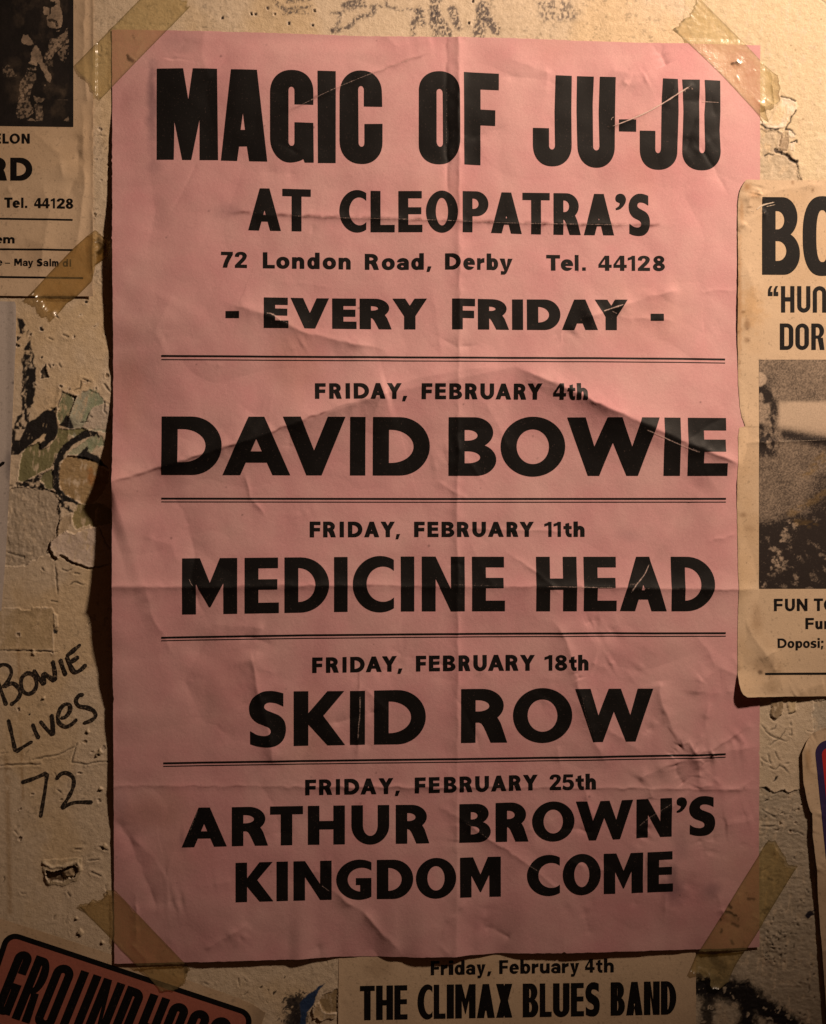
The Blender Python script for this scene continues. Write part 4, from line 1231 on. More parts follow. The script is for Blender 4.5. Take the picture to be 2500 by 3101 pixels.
date_line(F(640, 1960, 2.48, 'F', 757, 834, 'R', 860, 955, 'I', 984, 1014, 'D', 1042, 1150, 'A', 1158, 1278, 'Y', 1280, 1392, ',', 1396, 1434, 'F', 1535, 1611) + [('E', 1298, 1331), ('B', 1340.5, 1377.8)],
          F(1340, 1960, 1.929, 'R', 91, 160, 'U', 178, 256, 'A', 263, 357, 'R', 366, 440, 'Y', 450, 536, '1', 592, 637, '8', 653, 722, 't', 733, 777, 'h', 786, 848), [(930, 2037.3), (1150, 2033.8), (1370, 2031), (1740, 2029), (1800, 2029)], [(930, 1990.5), (1190, 1986), (1500, 1982), (1740, 1982.5), (1800, 1982.5)])
pline("band_name", F(640, 1960, 2.48, 'S', 283, 560, 'K', 618, 1003, 'I', 1040, 1152, 'D', 1221, 1608) + F(1340, 1960, 1.929, 'R', 106, 375, 'O', 409, 753, 'W', 770, 1226),
      [(740, 2260), (890, 2257.6), (1080, 2254.4), (1210, 2253), (1420, 2248.2), (1850, 2244.6), (1990, 2243)], [(740, 2094.5), (890, 2092.5), (1080, 2091), (1210, 2088.6), (1420, 2085), (1850, 2084.4), (1990, 2084)], 44, 34)
date_line(F(500, 2320, 2.0424, 'F', 866, 933, 'R', 952, 1033, 'I', 1056, 1081, 'D', 1108, 1200, 'A', 1208, 1306, 'Y', 1320, 1411, ',', 1420, 1452, 'F', 1543, 1610) + [('E', 1298, 1331)],
          F(1340, 2320, 1.929, 'B', 7, 80, 'R', 98, 173, 'U', 189, 269, 'A', 281, 371, 'R', 386, 458, 'Y', 468, 554, '2', 623, 689, '5', 697, 764, 't', 774, 822, 'h', 832, 893), [(910, 2407.6), (1170, 2403.7), (1360, 2399), (1600, 2391.8), (1820, 2388.5)], [(910, 2360.5), (1170, 2355.7), (1370, 2351), (1600, 2345), (1820, 2342)])
pline("band_name", F(500, 2320, 2.0424, 'A', 103, 381, 'R', 413, 636, 'T', 649, 852, 'H', 883, 1111, 'U', 1152, 1385, 'R', 1426, 1633) + F(1340, 2320, 1.929, 'B', 97, 280, 'R', 309, 500, 'O', 521, 768, 'W', 776, 1110, 'N', 1130, 1336, "'", 1362, 1423, 'S', 1437, 1590),
      [(540, 2565), (580, 2564), (750, 2560), (870, 2558.4), (1250, 2553.5), (1440, 2550), (1550, 2547.6), (1820, 2543), (1980, 2534), (2170, 2527)], [(540, 2445), (620, 2444), (870, 2440.5), (1120, 2437.5), (1250, 2436.5), (1440, 2433), (1550, 2429), (1820, 2424.5), (1980, 2417), (2170, 2409)], 34.5, 24.5)
pline("band_name", F(500, 2320, 2.0424, 'K', 436, 669, 'I', 689, 759, 'N', 794, 1029, 'G', 1058, 1275, 'D', 1309, 1533) + [('O', 1259, 1380.4)] + F(1340, 2320, 1.929, 'M', 101, 339, 'C', 491, 683, 'O', 700, 922, 'M', 940, 1169, 'E', 1195, 1344),
      [(700, 2731), (740, 2730), (860, 2727), (950, 2724.4), (1200, 2720.5), (1450, 2715), (1880, 2704.7), (2050, 2698)], [(700, 2612), (740, 2611), (860, 2608), (950, 2606.4), (1200, 2602), (1450, 2594.8), (1880, 2583), (2050, 2575.5)], 34.5, 24.5)

rules = (([(489, 1075.8), (1000, 1079), (1300, 1081), (2060, 1084.2), (2196, 1085.4)], 12.4), ([(489.5, 1507), (1300, 1508), (2197.5, 1507.6)], 11.4), ([(489.5, 1927), (920, 1920), (1340, 1916.5), (1760, 1913.8), (2196, 1914)], 10.6), ([(494.6, 2307.8), (800, 2302), (1340, 2295.4), (1760, 2288.7), (2195.6, 2280)], 10.6))
for pts, gap in rules:
    r = Ink(3)
    r.add(bar(pts, 5.6))
    r.add(bar([(x, y + gap) for x, y in pts], 2.6))
    r.build("double_rule", pinkZ, 2.3, .13, INK, poster)
# ------------------------------------------------------------------ worn folds: paper showing through the ink
def wear_mat(name, color, fac=1.0):
    m, nt, b, out = mat(name)
    b.inputs['Base Color'].default_value = (*color, 1)
    b.inputs['Roughness'].default_value = .8
    tr = N(nt, 'ShaderNodeBsdfTransparent')
    a = N(nt, 'ShaderNodeAttribute', attribute_name='tint')
    n = noise_node(nt, 1100, 4, .75)
    ad = N(nt, 'ShaderNodeMath', operation='ADD')
    nt.links.new(n.outputs['Fac'], ad.inputs[0])
    nt.links.new(a.outputs['Fac'], ad.inputs[1])
    r = N(nt, 'ShaderNodeMapRange')
    r.inputs['From Min'].default_value = 1.02
    r.inputs['From Max'].default_value = 1.40
    r.inputs['To Max'].default_value = fac
    nt.links.new(ad.outputs[0], r.inputs['Value'])
    mx = N(nt, 'ShaderNodeMixShader')
    nt.links.new(r.outputs[0], mx.inputs['Fac'])
    nt.links.new(tr.outputs[0], mx.inputs[1])
    nt.links.new(b.outputs[0], mx.inputs[2])
    nt.links.new(mx.outputs[0], out.inputs['Surface'])
    return m


def curve_pts(pts, step):
    """points along a smooth curve through pts"""
    P = [np.array(p, float) for p in pts]
    if len(P) == 2:
        n = max(2, int(np.hypot(*(P[1] - P[0])) / step))
        return np.array([P[0] + (P[1] - P[0]) * i / n for i in range(n + 1)])
    out = []
    for i in range(len(P) - 1):
        p1, p2 = P[i], P[i + 1]
        p0 = P[i - 1] if i else 2 * p1 - p2
        p3 = P[i + 2] if i + 2 < len(P) else 2 * p2 - p1
        n = max(2, int(np.hypot(*(p2 - p1)) / step))
        for j in range(n):
            t = j / n
            out.append(0.5 * (2 * p1 + (p2 - p0) * t + (2 * p0 - 5 * p1 + 4 * p2 - p3) * t * t + (3 * p1 - p0 - 3 * p2 + p3) * t ** 3))
    out.append(P[-1])
    return np.array(out)


def ribbon(pts, width, zf, lift, step=5, across=5, seed=1, cap=True, wob=.12):
    """a flat band along a curve; returns vertices in wall coordinates, faces and an edge-to-middle profile"""
    c = curve_pts(pts, step)
    tan = np.gradient(c, axis=0)
    tan /= np.maximum(np.hypot(tan[:, 0], tan[:, 1]), 1e-6)[:, None]
    nor = np.stack([-tan[:, 1], tan[:, 0]], -1)
    n = len(c)
    s = np.linspace(0, 1, n)
    L = np.hypot(*np.diff(c, axis=0).T).sum()
    hw = width / 2 * (1 + wob * vnoise(s * L / 18, s * 0 + seed, 5 + seed))
    if cap:
        e = np.minimum(s, 1 - s) * L
        hw = hw * np.sqrt(np.clip(1 - (1 - np.clip(e / (width / 2), 0, 1)) ** 2, .02, 1))
    k = np.linspace(-1, 1, across)
    P = c[:, None, :] + nor[:, None, :] * (hw[:, None] * k[None, :])[..., None]
    U, V = P[..., 0].ravel(), P[..., 1].ravel()
    f = grid_faces(across, n)
    a, b, d = f[0, 0], f[0, 1], f[0, 2]
    ar = (U[b] - U[a]) * (V[d] - V[a]) - (V[b] - V[a]) * (U[d] - U[a])
    if ar > 0:
        f = f[:, ::-1]
    prof = (1 - np.abs(k))[None, :] * np.clip(np.minimum(s, 1 - s) * 8, 0, 1)[:, None]
    return U, V, zf(U, V) + lift, f, prof.ravel()


WORN = wear_mat("worn_fold", (.66, .48, .43), .8)


def wear(items, zf, h0, parent, material, name="worn_crease", lift=.22):
    us, vs, zs, fs, ps, k = [], [], [], [], [], 0
    for i, (w, amt, pts) in enumerate(items):
        u, v, z, f, p = ribbon(pts, w, zf, lift, 4, 7, i, False, .5)
        us.append(u); vs.append(v); zs.append(z + i * .004); fs.append(f + k); ps.append(p * amt * 1.1)
        k += len(u)
    u, v, z, p = map(np.concatenate, (us, vs, zs, ps))
    return mesh_obj(name, W(u, v, h0, z), np.vstack(fs), material, parent, color=np.stack([p] * 3, -1))


wear([
    (9, .62, [(870, 341), (930, 312), (1020, 268), (1130, 223), (1240, 182), (1300, 160)]),
    (11, 1.0, [(1838, 388), (1880, 374), (1950, 345), (2010, 312), (2060, 280), (2105, 252)]),
    (34, .52, [(2066, 285), (2084, 268), (2104, 274)]), (6, .8, [(2118, 308), (2150, 309), (2182, 311)]), (6, .8, [(1850, 368), (1852, 358), (1862, 353)]),
    (9, .60, [(745, 644), (900, 655), (1000, 660), (1160, 664), (1340, 669), (1560, 677), (1960, 683), (2030, 685)]),
    (14, .78, [(802, 949), (822, 952), (840, 964), (856, 976)]), (7, .6, [(850, 970), (880, 985)]),
    (11, .85, [(1820, 945), (1850, 935), (1890, 922)]), (10, .7, [(1848, 942), (1868, 952)]), (14, .45, [(1740, 966), (1785, 955), (1815, 948)]),
    (9, .75, [(1932, 1296), (1980, 1315), (2020, 1333), (2060, 1350), (2130, 1378)]), (14, .55, [(2085, 1356), (2120, 1372)]),
    (5, .42, [(490, 1412), (560, 1392), (700, 1350), (760, 1332), (920, 1288)]), (5, .40, [(1020, 1230), (1180, 1190)]),
    (5, .42, [(430, 1777), (620, 1778), (1000, 1773), (1400, 1778)]), (9, .66, [(1630, 1776), (1700, 1776), (1800, 1778), (1880, 1779)]), (6, .5, [(1890, 1780), (2000, 1782), (2170, 1785)]), (6, .5, [(1340, 1768), (1440, 1772), (1520, 1774)]),
    (12, .75, [(1970, 1700), (1950, 1740), (1925, 1770), (1905, 1800)]), (20, .5, [(1900, 1770), (1925, 1768)]), (6, .7, [(572, 1750), (580, 1768), (588, 1776)]), (12, .45, [(655, 1760), (690, 1746)]),
    (14, .66, [(1089, 2094), (1089, 2160), (1085, 2200), (1082, 2252)]), (4, .55, [(1757, 2090), (1772, 2170), (1795, 2235)]),
    (12, .58, [(602, 2446), (588, 2480), (572, 2525)]), (10, .6, [(1925, 2510), (1960, 2478), (2020, 2440), (2040, 2424)]), (22, .42, [(1960, 2480), (1990, 2466)]),
    (6, .55, [(1390, 2484), (1425, 2500), (1480, 2540), (1560, 2590)]), (9, .6, [(1598, 2618), (1628, 2636)]), (10, .62, [(972, 2680), (1000, 2700)]),
    (5, .5, [(1352, 240), (1351, 400), (1350, 490)]), (6, .36, [(495, 240), (496, 300), (494, 400)]),
    (6, .42, [(1930, 2372), (1950, 2347), (1990, 2328)]), (5, .5, [(2058, 2256), (2080, 2247)]), (5, .42, [(900, 2383), (1300, 2384), (2090, 2388)]), (5, .4, [(300 + 50, 2379), (900, 2383)]),
    (4, .6, [(1690, 1425), (1705, 1418), (1716, 1405), (1724, 1390)]),
], pinkZ, 2.3, poster, WORN)

# ------------------------------------------------------------------ condensed rounded letters for the neighbours
def cond(ch, w, h, s, t=None):
    t = t or s
    r = w * .5
    i = w / 2 - s
    outer = pth([(0, r), (0, h - r), (0, h, r, h), (w, h, w, h - r), (w, r), (w, 0, w - r, 0), (0, 0, 0, r)])
    inner = pth([(s, t + i), (s, h - t - i), (s, h - t, w / 2, h - t), (w - s, h - t, w - s, h - t - i), (w - s, t + i), (w - s, t, w / 2, t), (s, t, s, t + i)])
    if ch == 'O':
        return [(1, outer), (-1, inner)]
    if ch in 'CG':
        return [(1, outer), (-1, inner), (-1, rect(w / 2, h * .42, w * 1.2, h * .66))] + ([(1, rect(w - s, h * .02, w, h * .5)), (1, rect(w * .5 - .02 * w, h * .5 - t * .8, w, h * .5))] if ch == 'G' else [])
    if ch == 'U':
        return [(1, pth([(0, h), (0, r), (0, 0, r, 0), (w, 0, w, r), (w, h), (w - s, h), (w - s, t + i), (w - s, t, w / 2, t), (s, t, s, t + i), (s, h)]))]
    if ch == 'n':
        return [(sg, [(w - x, h - y) for x, y in p]) for sg, p in cond('U', w, h, s, t)]
    if ch == 'D':
        return [(1, pth([(0, 0), (0, h), (w - r, h), (w, h, w, h - r), (w, r), (w, 0, w - r, 0)])), (-1, pth([(s, t), (s, h - t), (w - s - i * .9, h - t), (w - s, h - t, w - s, h - t - i), (w - s, t + i), (w - s, t, w - s - i * .9, t)]))]
    if ch == 'R':
        return [(1, rect(0, 0, s, h)), (1, dshape(0, h * .43, w * .97, h, r)), (-1, dshape(s, h * .43 + t * .8, w * .97 - s, h - t, i)), (1, [(w * .45, h * .46), (w * .88, h * .46), (w, 0), (w - s, 0), (w * .5, h * .40)])]
    if ch == 'S':
        return [(1, outer), (-1, inner), (-1, rect(w / 2, h * .56, w * 1.2, h * .70)), (-1, rect(-.2 * w, h * .30, w / 2, h * .44)), (1, [(0, h * .62), (s * 1.1, h * .70), (w, h * .38), (w - s * 1.1, h * .30)])]
    return glyph(ch, w, h, s, t)


def slant_line(ink, items, o, e1, up, h, s, kind=cond, t=None):
    """letters set on a tilted line: o = top-left corner, e1 = direction, up = cap-height vector"""
    for ch, x0, x1 in items:
        res = []
        for sg, p in kind(ch, x1 - x0, h, s, t):
            p = np.array(p, float)
            q = np.array(o) + np.outer(x0 + p[:, 0], e1) - np.outer(1 - p[:, 1] / h, up)
            res.append((sg, q))
        ink.add(res)


def set_ink(ink, items, base, top, s, t, kind):
    for ch, x0, x1 in items:
        xm = (x0 + x1) / 2
        h = float(interp(xm, base) - interp(xm, top))
        res = []
        for sg, p in kind(ch, x1 - x0, h, s, t):
            p = np.array(p, float)
            B = interp(x0 + p[:, 0], base)
            T = interp(x0 + p[:, 0], top)
            res.append((sg, np.stack([x0 + p[:, 0], B - (B - T) * p[:, 1] / h], -1)))
        ink.add(res)


def paper_tint(U, V, seed, amt=.35, base=(1, 1, 1), blot=(.80, .70, .55)):
    T = np.ones(U.shape + (3,)) * np.array(base)
    k = smoothstep(-.1, .6, fbm(U / 190, V / 190, seed, 5))[..., None] * amt
    T = T * (1 - k) + T * np.array(blot) * k
    sp = smoothstep(.52, .7, fbm(U / 7, V / 7, seed + 3, 2))[..., None] * .25
    return T * (1 - sp)


SHEETS = []          # (outline, height function), lowest first: what the tapes lie on


# ------------------------------------------------------------------ sheet with the portrait, upper left
LP_CREASE = [([(282, -20), (281, 400), (281, 898)], .5, 9, 0), ([(250, 300), (256, 560), (225, 800)], .6, 22, .1), ([(120, 540), (150, 640), (130, 760), (110, 900)], .5, 24, .2), ([(0, 760), (80, 720), (180, 760)], .3, 30, .2),
             ([(258, -20), (252, 160), (262, 330)], .45, 16, .1), ([(100, 400), (180, 470), (190, 560)], .35, 18, .2), ([(20, 560), (60, 640)], .3, 20, .2), ([(230, 400), (240, 520), (200, 600)], -.4, 16, .2)]


def leftZ(U, V):
    z = .62 + .35 * fbm(U / 220, V / 260, 131, 3) + .5 * smoothstep(60, 0, 898 - V) + 1.6 * creased(U, V, LP_CREASE)
    return np.maximum(z, wallZ(U, V) + .08)


LU, LV = coons([(-60, 283), (300, 282.5), (560, 281.5), (897, 281.5)], [(-60, -300), (897, -300)], [(-300, -60), (283, -60)], [(-300, 893), (85, 897), (281, 898)], 250, 400, .6, 11)
LU, LV = LU[:, ::-1], LV[:, ::-1]
T = paper_tint(LU, LV, 140, .3)
T *= (1 - .35 * smoothstep(14, 0, 283 - LU) * smoothstep(-.2, .5, fbm(LU / 20, LV / 60, 141, 3)))[..., None]
CREAMP = paper_mat("aged_cream_paper", (.65, .48, .325), .08, vcol=True)
leftp = sheet("gig_sheet", LU, LV, leftZ, 1.0, CREAMP, tint=T)
tag(leftp, "cream sheet with a dark portrait photo and Tel. 44128, its bottom corner under browned tape", "poster")
SHEETS.append(([(-300, -60), (283, -60), (281, 898), (-300, 893)], leftZ))

FA = (0, 0, 2.48)
for nm, it, b, t_, s, t in (("sheet_line", F(*FA, 'E', -45, 8, 'L', 20, 66, 'O', 73, 150, 'N', 163, 224), [(-30, 1078 / 2.48), (95, 1079 / 2.48)], [(-30, 1003 / 2.48), (95, 1005 / 2.48)], 7.6, 6),
                            ("sheet_heading", F(*FA, 'R', -70, 53, 'D', 78, 243), [(-40, 1355 / 2.48), (100, 1358 / 2.48)], [(-40, 1183 / 2.48), (100, 1186 / 2.48)], 19, 14.5),
                            ("sheet_phone", F(*FA, 'T', 33, 95, 'e', 97, 150, 'l', 160, 177, '.', 189, 205, '4', 258, 316, '4', 318, 374, '1', 382, 413, '2', 428, 488, '8', 495, 550), [(10, 1559 / 2.48), (225, 1569 / 2.48)], [(10, 1484 / 2.48), (225, 1493 / 2.48)], 8.4, 6.2),
                            ("sheet_line", F(*FA, 'e', -40, 18, 'm', 25, 110), [(-20, 1826 / 2.48), (50, 1829 / 2.48)], [(-20, 1762 / 2.48), (50, 1764 / 2.48)], 7.2, 5.6),
                            ("sheet_line", F(0, 700, 2.48, 'e', -22, 18, '~', 38, 76, 'M', 108, 165, 'a', 172, 208, 'y', 211, 250, 'S', 279, 321, 'a', 327, 363, 'l', 373, 384, 'm', 392, 440, 'd', 472, 512, 'l', 524, 534), [(-20, 700 + 257 / 2.48), (240, 700 + 268 / 2.48)], [(-20, 700 + 204 / 2.48), (240, 700 + 213 / 2.48)], 4.6, 3.6)):
    print_line(nm, it, b, t_, s, t, leftZ, 1.0, INK, leftp, step=4)
for pts, th in (([(-290, 1632 / 2.48), (0, 1636 / 2.48), (220, 1646 / 2.48)], 5.2), ([(-290, 1860 / 2.48), (0, 1865 / 2.48), (220, 1872 / 2.48)], 5.2), ([(-290, 700 + 334 / 2.48), (0, 700 + 337 / 2.48), (252, 700 + 346 / 2.48)], 5.6)):
    r = Ink(5)
    r.add(bar(pts, th))
    r.build("sheet_rule", leftZ, 1.0, .12, INK, leftp)

# the portrait photo: coarse halftone, one continuous print
gu, gv = np.meshgrid(np.arange(-290, 223.5, 1.6), np.linspace(-55, 383.5, 275))
gv = gv + (gu - 222) / 222 * 3.0 + 1.5
C = np.ones(gu.shape + (3,)) * np.array((.016, .011, .009))
LIGHT = np.array((.46, .335, .235))


def shape(C, U, V, pts, tone, jag, grain, seed, cell=6):
    u = U + jag * fbm(U / 8, V / 8, seed, 3)
    v = V + jag * fbm(U / 8, V / 8, seed + 40, 3)
    m = inpoly(u, v, pts).astype(float)
    n = fbm(U / cell, V / cell, seed + 80, 3) * .5 + .5
    m = m * np.clip(1 - grain * 1.5 * smoothstep(.42, .62, n), 0, 1)
    m = m[..., None]
    C[:] = C * (1 - m) + np.array(tone) * m


FH = (0, 0, 5.383)
for i, (tone, jag, grain, c) in enumerate((
        (.95, 2, .1, (700, 130, 720, 105, 800, 130, 830, 20, 800, -60, 960, -60, 980, 100, 1010, 200, 1022, 330, 1000, 440, 950, 460, 880, 465, 800, 450, 770, 400, 760, 300, 780, 250, 720, 245, 705, 200)),
        (.03, 2, 0, (700, 60, 790, 20, 900, 30, 920, 70, 870, 110, 800, 130, 740, 100)), (.03, 2, 0, (800, 130, 840, 120, 820, 240, 800, 250)), (.04, 2, .2, (770, 320, 860, 305, 930, 340, 950, 440, 910, 430, 900, 370, 850, 350, 790, 360)), (.8, 2, .2, (770, 380, 830, 370, 850, 385, 790, 392)),
        (.85, 2, .1, (900, 520, 980, 485, 960, 510)), (.95, 2, .1, (375, 575, 455, 570, 500, 640, 545, 715, 500, 740, 400, 730, 345, 690, 350, 640)),
        (.9, 3, .15, (555, 745, 600, 760, 660, 850, 690, 950, 700, 1020, 760, 1090, 790, 1170, 840, 1210, 845, 1280, 820, 1340, 780, 1330, 740, 1260, 690, 1150, 650, 1080, 610, 1000, 590, 1090, 560, 1060, 440, 1035, 500, 1000, 510, 860)),
        (.7, 3, .6, (440, 1100, 590, 1110, 585, 1250, 570, 1350, 520, 1440, 480, 1560, 490, 1700, 540, 1790, 540, 1850, 440, 1920, 350, 1945, 290, 1920, 260, 1850, 290, 1650, 310, 1480, 330, 1330, 410, 1250)),
        (.03, 2, 0, (440, 1060, 600, 1085, 590, 1105, 450, 1095)), (.03, 2, 0, (440, 1130, 600, 1150, 580, 1200, 470, 1170)),
        (.75, 3, .55, (830, 620, 930, 620, 1040, 540, 1100, 440, 1120, 700, 1060, 720, 960, 800, 880, 880, 840, 960, 760, 985, 710, 950, 740, 860, 790, 790, 780, 720)), (.55, 4, .75, (930, 850, 1060, 740, 1118, 700, 1110, 920, 1060, 1000, 980, 980)),
        (.45, 4, .7, (40, 1120, 120, 1060, 190, 1100, 275, 1250, 180, 1250, 60, 1270)), (.8, 3, .4, (540, 1560, 620, 1590, 750, 1608, 680, 1660, 600, 1680, 560, 1640)), (.75, 3, .5, (555, 1690, 700, 1720, 690, 1790, 720, 1880, 690, 1970, 590, 1970, 570, 1800)),
        (.8, 2, .3, (440, 1955, 520, 1930, 590, 1975, 470, 1975)), (.7, 2, .4, (1040, 1970, 1115, 1900, 1128, 1980)), (.7, 1, 0, (722, 1385, 745, 1380, 745, 1405, 725, 1405)), (.3, 3, .8, (720, 990, 860, 980, 860, 1090, 740, 1060)), (.4, 1, .4, (930, 1625, 1110, 1628, 1110, 1638, 930, 1636)))):
    shape(C, gu, gv, fm(*FH, *c), LIGHT * tone, jag, grain, 1300 + i)
C *= np.clip(.85 + .45 * fbm(gu / 26, gv / 32, 1391, 3), .35, 1.15)[..., None]
C += np.array((.10, .07, .045)) * (np.clip(fbm(gu / 40, gv / 46, 1392, 4) - .05, 0, 1) * smoothstep(0, 60, gu) * smoothstep(372, 340, gv) * smoothstep(210, 196, gu))[..., None]
C *= (1 + .25 * fbm(gu / 4, gv / 4, 1390, 2))[..., None]
halftone_m = paper_mat("halftone_print", (.95, .95, .95), .05, vcol=True, grain=.2)
sheet("portrait_photo", gu, gv, lambda U, V: leftZ(U, V) + .10, 1.0, halftone_m, leftp, tint=C)

# ------------------------------------------------------------------ blank pale sheet under it
def whiteZ(U, V):
    return np.maximum(.6 + .25 * fbm(U / 260, V / 300, 151, 2) + .5 * smoothstep(30, 0, 46 - U), wallZ(U, V) + .08)


XU, XV = coons([(913, -300), (1850, -300)], [(913, 44), (918, 47), (930, 48.5), (1041, 48), (1142, 43), (1263, 38), (1381, 33), (1482, 28), (1700, 16), (1850, 4)], [(-300, 908), (40, 913), (49, 915)], [(-300, 1850), (10, 1850)], 110, 300, .5, 21)
T = paper_tint(XU, XV, 160, .2, (1, 1, 1), (.8, .76, .72))
stain(XU, XV, T, 40, 1160, 8, 7, (.3, .3, .35), .8, 3)
stain(XU, XV, T, 26, 1400, 22, 60, (.45, .45, .5), .7, 4)
white = sheet("blank_sheet", XU, XV, whiteZ, 1.0, paper_mat("pale_grey_paper", (.55, .475, .43), .05, vcol=True), tint=T)
tag(white, "plain pale grey sheet beside the flaked green paint, one pen stroke near its edge", "paper sheet")
SHEETS.append(([(-300, 908), (47, 915), (48, 1041), (4, 1850), (-300, 1850)], whiteZ))
u, v, z, f, p = ribbon([(-60, 1432), (-6, 1412), (5, 1405), (14, 1399)], 10, whiteZ, .09, 4, 5, 3)
mesh_obj("pen_stroke", W(u, v, 1.0, z), f, INK, white)

# ------------------------------------------------------------------ red-panelled sheet, lower left corner
E1 = np.array((.949, .316))
E2 = np.array((-.316, .949))


def hogZ(U, V):
    z = np.maximum(.25, wallZ(U, V) + .06)
    d = (np.stack([U, V], -1) - np.array((802, 3062))) @ E1
    return z + .8 * np.exp(-np.clip(-d, 0, None) / 40) + .12 * fbm(U / 120, V / 120, 171, 2)


a_, b_ = np.meshgrid(np.linspace(-420, 852, 420), np.linspace(0, 420, 150))
o_ = np.array((0.0, 2782.0))
a0 = a_ + 3 * fbm(a_ / 40, b_ / 40, 172, 3)
top_curve = np.interp(a_, [-420, 0, 147, 363, 590, 730, 810, 845], [0, 0, -3, -4, -3, -1, 4, 14])
GU = o_[0] + a0 * .949 + (b_ + top_curve) * -.316
GV = o_[1] + a0 * .316 + (b_ + top_curve) * .949
T = paper_tint(GU, GV, 175, .4)
T *= (1 - .3 * smoothstep(790, 840, a_))[..., None]
hogs = sheet("band_sheet", GU, GV, hogZ, .6, CREAMP, tint=T)
tag(hogs, "tilted cream sheet printed with a black-bordered dark red panel reading GROUNDHOGS", "poster")
SHEETS.append(([tuple(o_), tuple(o_ + E1 * 845), tuple(o_ + E1 * 845 + E2 * 420), tuple(o_ + E2 * 420)], hogZ))


def rrect(cx0, cy0, x1, y1, r):
    return pth([(cx0, cy0 + r), (cx0, cy0, cx0 + r, cy0), (x1 - r, cy0), (x1, cy0, x1, cy0 + r), (x1, y1 - r), (x1, y1, x1 - r, y1), (cx0 + r, y1), (cx0, y1, cx0, y1 - r)])


def tilt(pts):
    return [tuple(o_ + E1 * x + E2 * y) for x, y in pts]


RED = paper_mat("dark_red_print", (.42, .135, .095), .12, grain=.15)
pan = Ink(8)
pan.add([(1, tilt(rrect(46, 41, 806, 400, 24)))])
panel = pan.build("red_panel", hogZ, .6, .06, RED, hogs)
brd = Ink(8)
brd.add([(1, tilt(rrect(29, 26, 823, 416, 42))), (-1, tilt(rrect(46, 42, 806, 400, 26)))])
brd.build("panel_border", hogZ, .6, .09, INK, hogs)
lett = Ink(7)
hog_items = [('G', 0, 52), ('R', 59.8, 117), ('O', 125, 187), ('U', 202, 267), ('N', 275, 343), ('D', 351.5, 408), ('H', 423, 486), ('O', 494, 552), ('G', 560, 620), ('S', 628, 690)]
slant_line(lett, hog_items, (115 / 2.117, 2780 + 197 / 2.117), E1, np.array((.372, -.928)) * 205, 205, 25.5)
lett.build("panel_lettering", hogZ, .6, .14, INK, hogs)

# ------------------------------------------------------------------ half-hidden sheet under the poster's bottom edge
CU, CV = coons([(2800, 1029), (2900, 1025), (3200, 1023)], [(2800, 2105), (3000, 2107), (3200, 2107)], [(1020, 2800), (2110, 2800)], [(1020, 3200), (2110, 3200)], 420, 165, .8, 31)
T = paper_tint(CU, CV, 185, .35)
stain(CU, CV, T, 1150, 2930, 60, 40, (.6, .55, .5), .5, 5)
climax = sheet("gig_sheet", CU, CV, climaxZ, .6, CREAMP, tint=T)
tag(climax, "cream sheet announcing THE CLIMAX BLUES BAND, its top edge hidden under the pink poster", "poster")
SHEETS.append(([(1025, 2800), (2107, 2800), (2107, 3200), (1025, 3200)], climaxZ))
FC = (1000, 2750, 1.4467)


def cw(txt, x0, x1, h, gap=.1):
    return word(txt, 1000 + x0 / 1.4467, 1000 + x1 / 1.4467, h, gap)


print_line("sheet_date", cw('Friday,', 440, 706, 40) + cw('February', 740, 1090, 40) + cw('4th', 1116, 1241, 40), [(1304, 2952.5), (1500, 2949), (1860, 2943.5)], [(1304, 2910), (1860, 2902.5)], 10, 8, climaxZ, .6, INK, climax, step=5)
print_line("sheet_heading", cw('THE', 130, 338, 100, .07) + cw('CLIMAX', 382, 797, 100, .07) + cw('BLUES', 843, 1180, 100, .07) + cw('BAND', 1228, 1515, 100, .07),
           [(1089, 3089), (1400, 3083), (1700, 3078), (2050, 3071)], [(1089, 2985), (1400, 2980), (1700, 2977), (2050, 2970)], 19.5, 15.5, climaxZ, .6, INK, climax, step=6)

# ------------------------------------------------------------------ cream sheet pinned over the poster's right edge
R_LEFT = [(544, 2258), (560, 2248), (575, 2241), (593, 2236), (622, 2233), (834, 2234.8), (1020, 2233), (1169, 2235), (1230, 2240), (1262, 2245), (1288, 2255), (1292, 2256), (1294, 2238), (1321, 2233), (1400, 2233), (1525, 2231), (1781, 2234), (2036, 2231), (2070, 2233), (2088, 2237), (2100, 2243), (2109, 2256)]
RP_CREASE = [([(2233, 700), (2270, 665), (2320, 640)], .6, 12, .1), ([(2240, 610), (2300, 590), (2400, 570), (2500, 556)], .5, 18, .1), ([(2230, 1345), (2300, 1340), (2380, 1336), (2520, 1330)], .45, 8, .02), ([(2262, 650), (2270, 600), (2310, 585)], .45, 12, .1),
             ([(2234, 1820), (2280, 1930), (2330, 1990), (2360, 2060), (2380, 2110)], .6, 20, .1), ([(2300, 2000), (2340, 1975), (2350, 2040)], .4, 14, .1), ([(2400, 2110), (2440, 2085), (2500, 2070)], .45, 20, .1), ([(2250, 780), (2290, 900), (2250, 1020)], .4, 30, .2), ([(2300, 560), (2290, 600)], -.4, 14, .2)]


def rightZ(U, V):
    left = interp(V, R_LEFT)
    d = np.clip(U - left, 0, None)
    lift = sinterp(V, [(500, .3), (560, .5), (700, .15), (1200, .3), (1290, .9), (1400, .3), (1900, .3), (2000, 1.0), (2109, 4.0), (2200, 4.0)])
    z = 1.25 + lift * np.exp(-(d / 70) ** 1.2) + .25 * fbm(U / 190, V / 220, 191, 3) + 1.3 * creased(U, V, RP_CREASE) + 1.5 * smoothstep(90, 0, 2110 - V) * smoothstep(2560, 2300, U)
    under = pinkZ(np.minimum(U, 2303), V)
    return np.maximum(z, np.where(U < 2310, under + .22, 0))


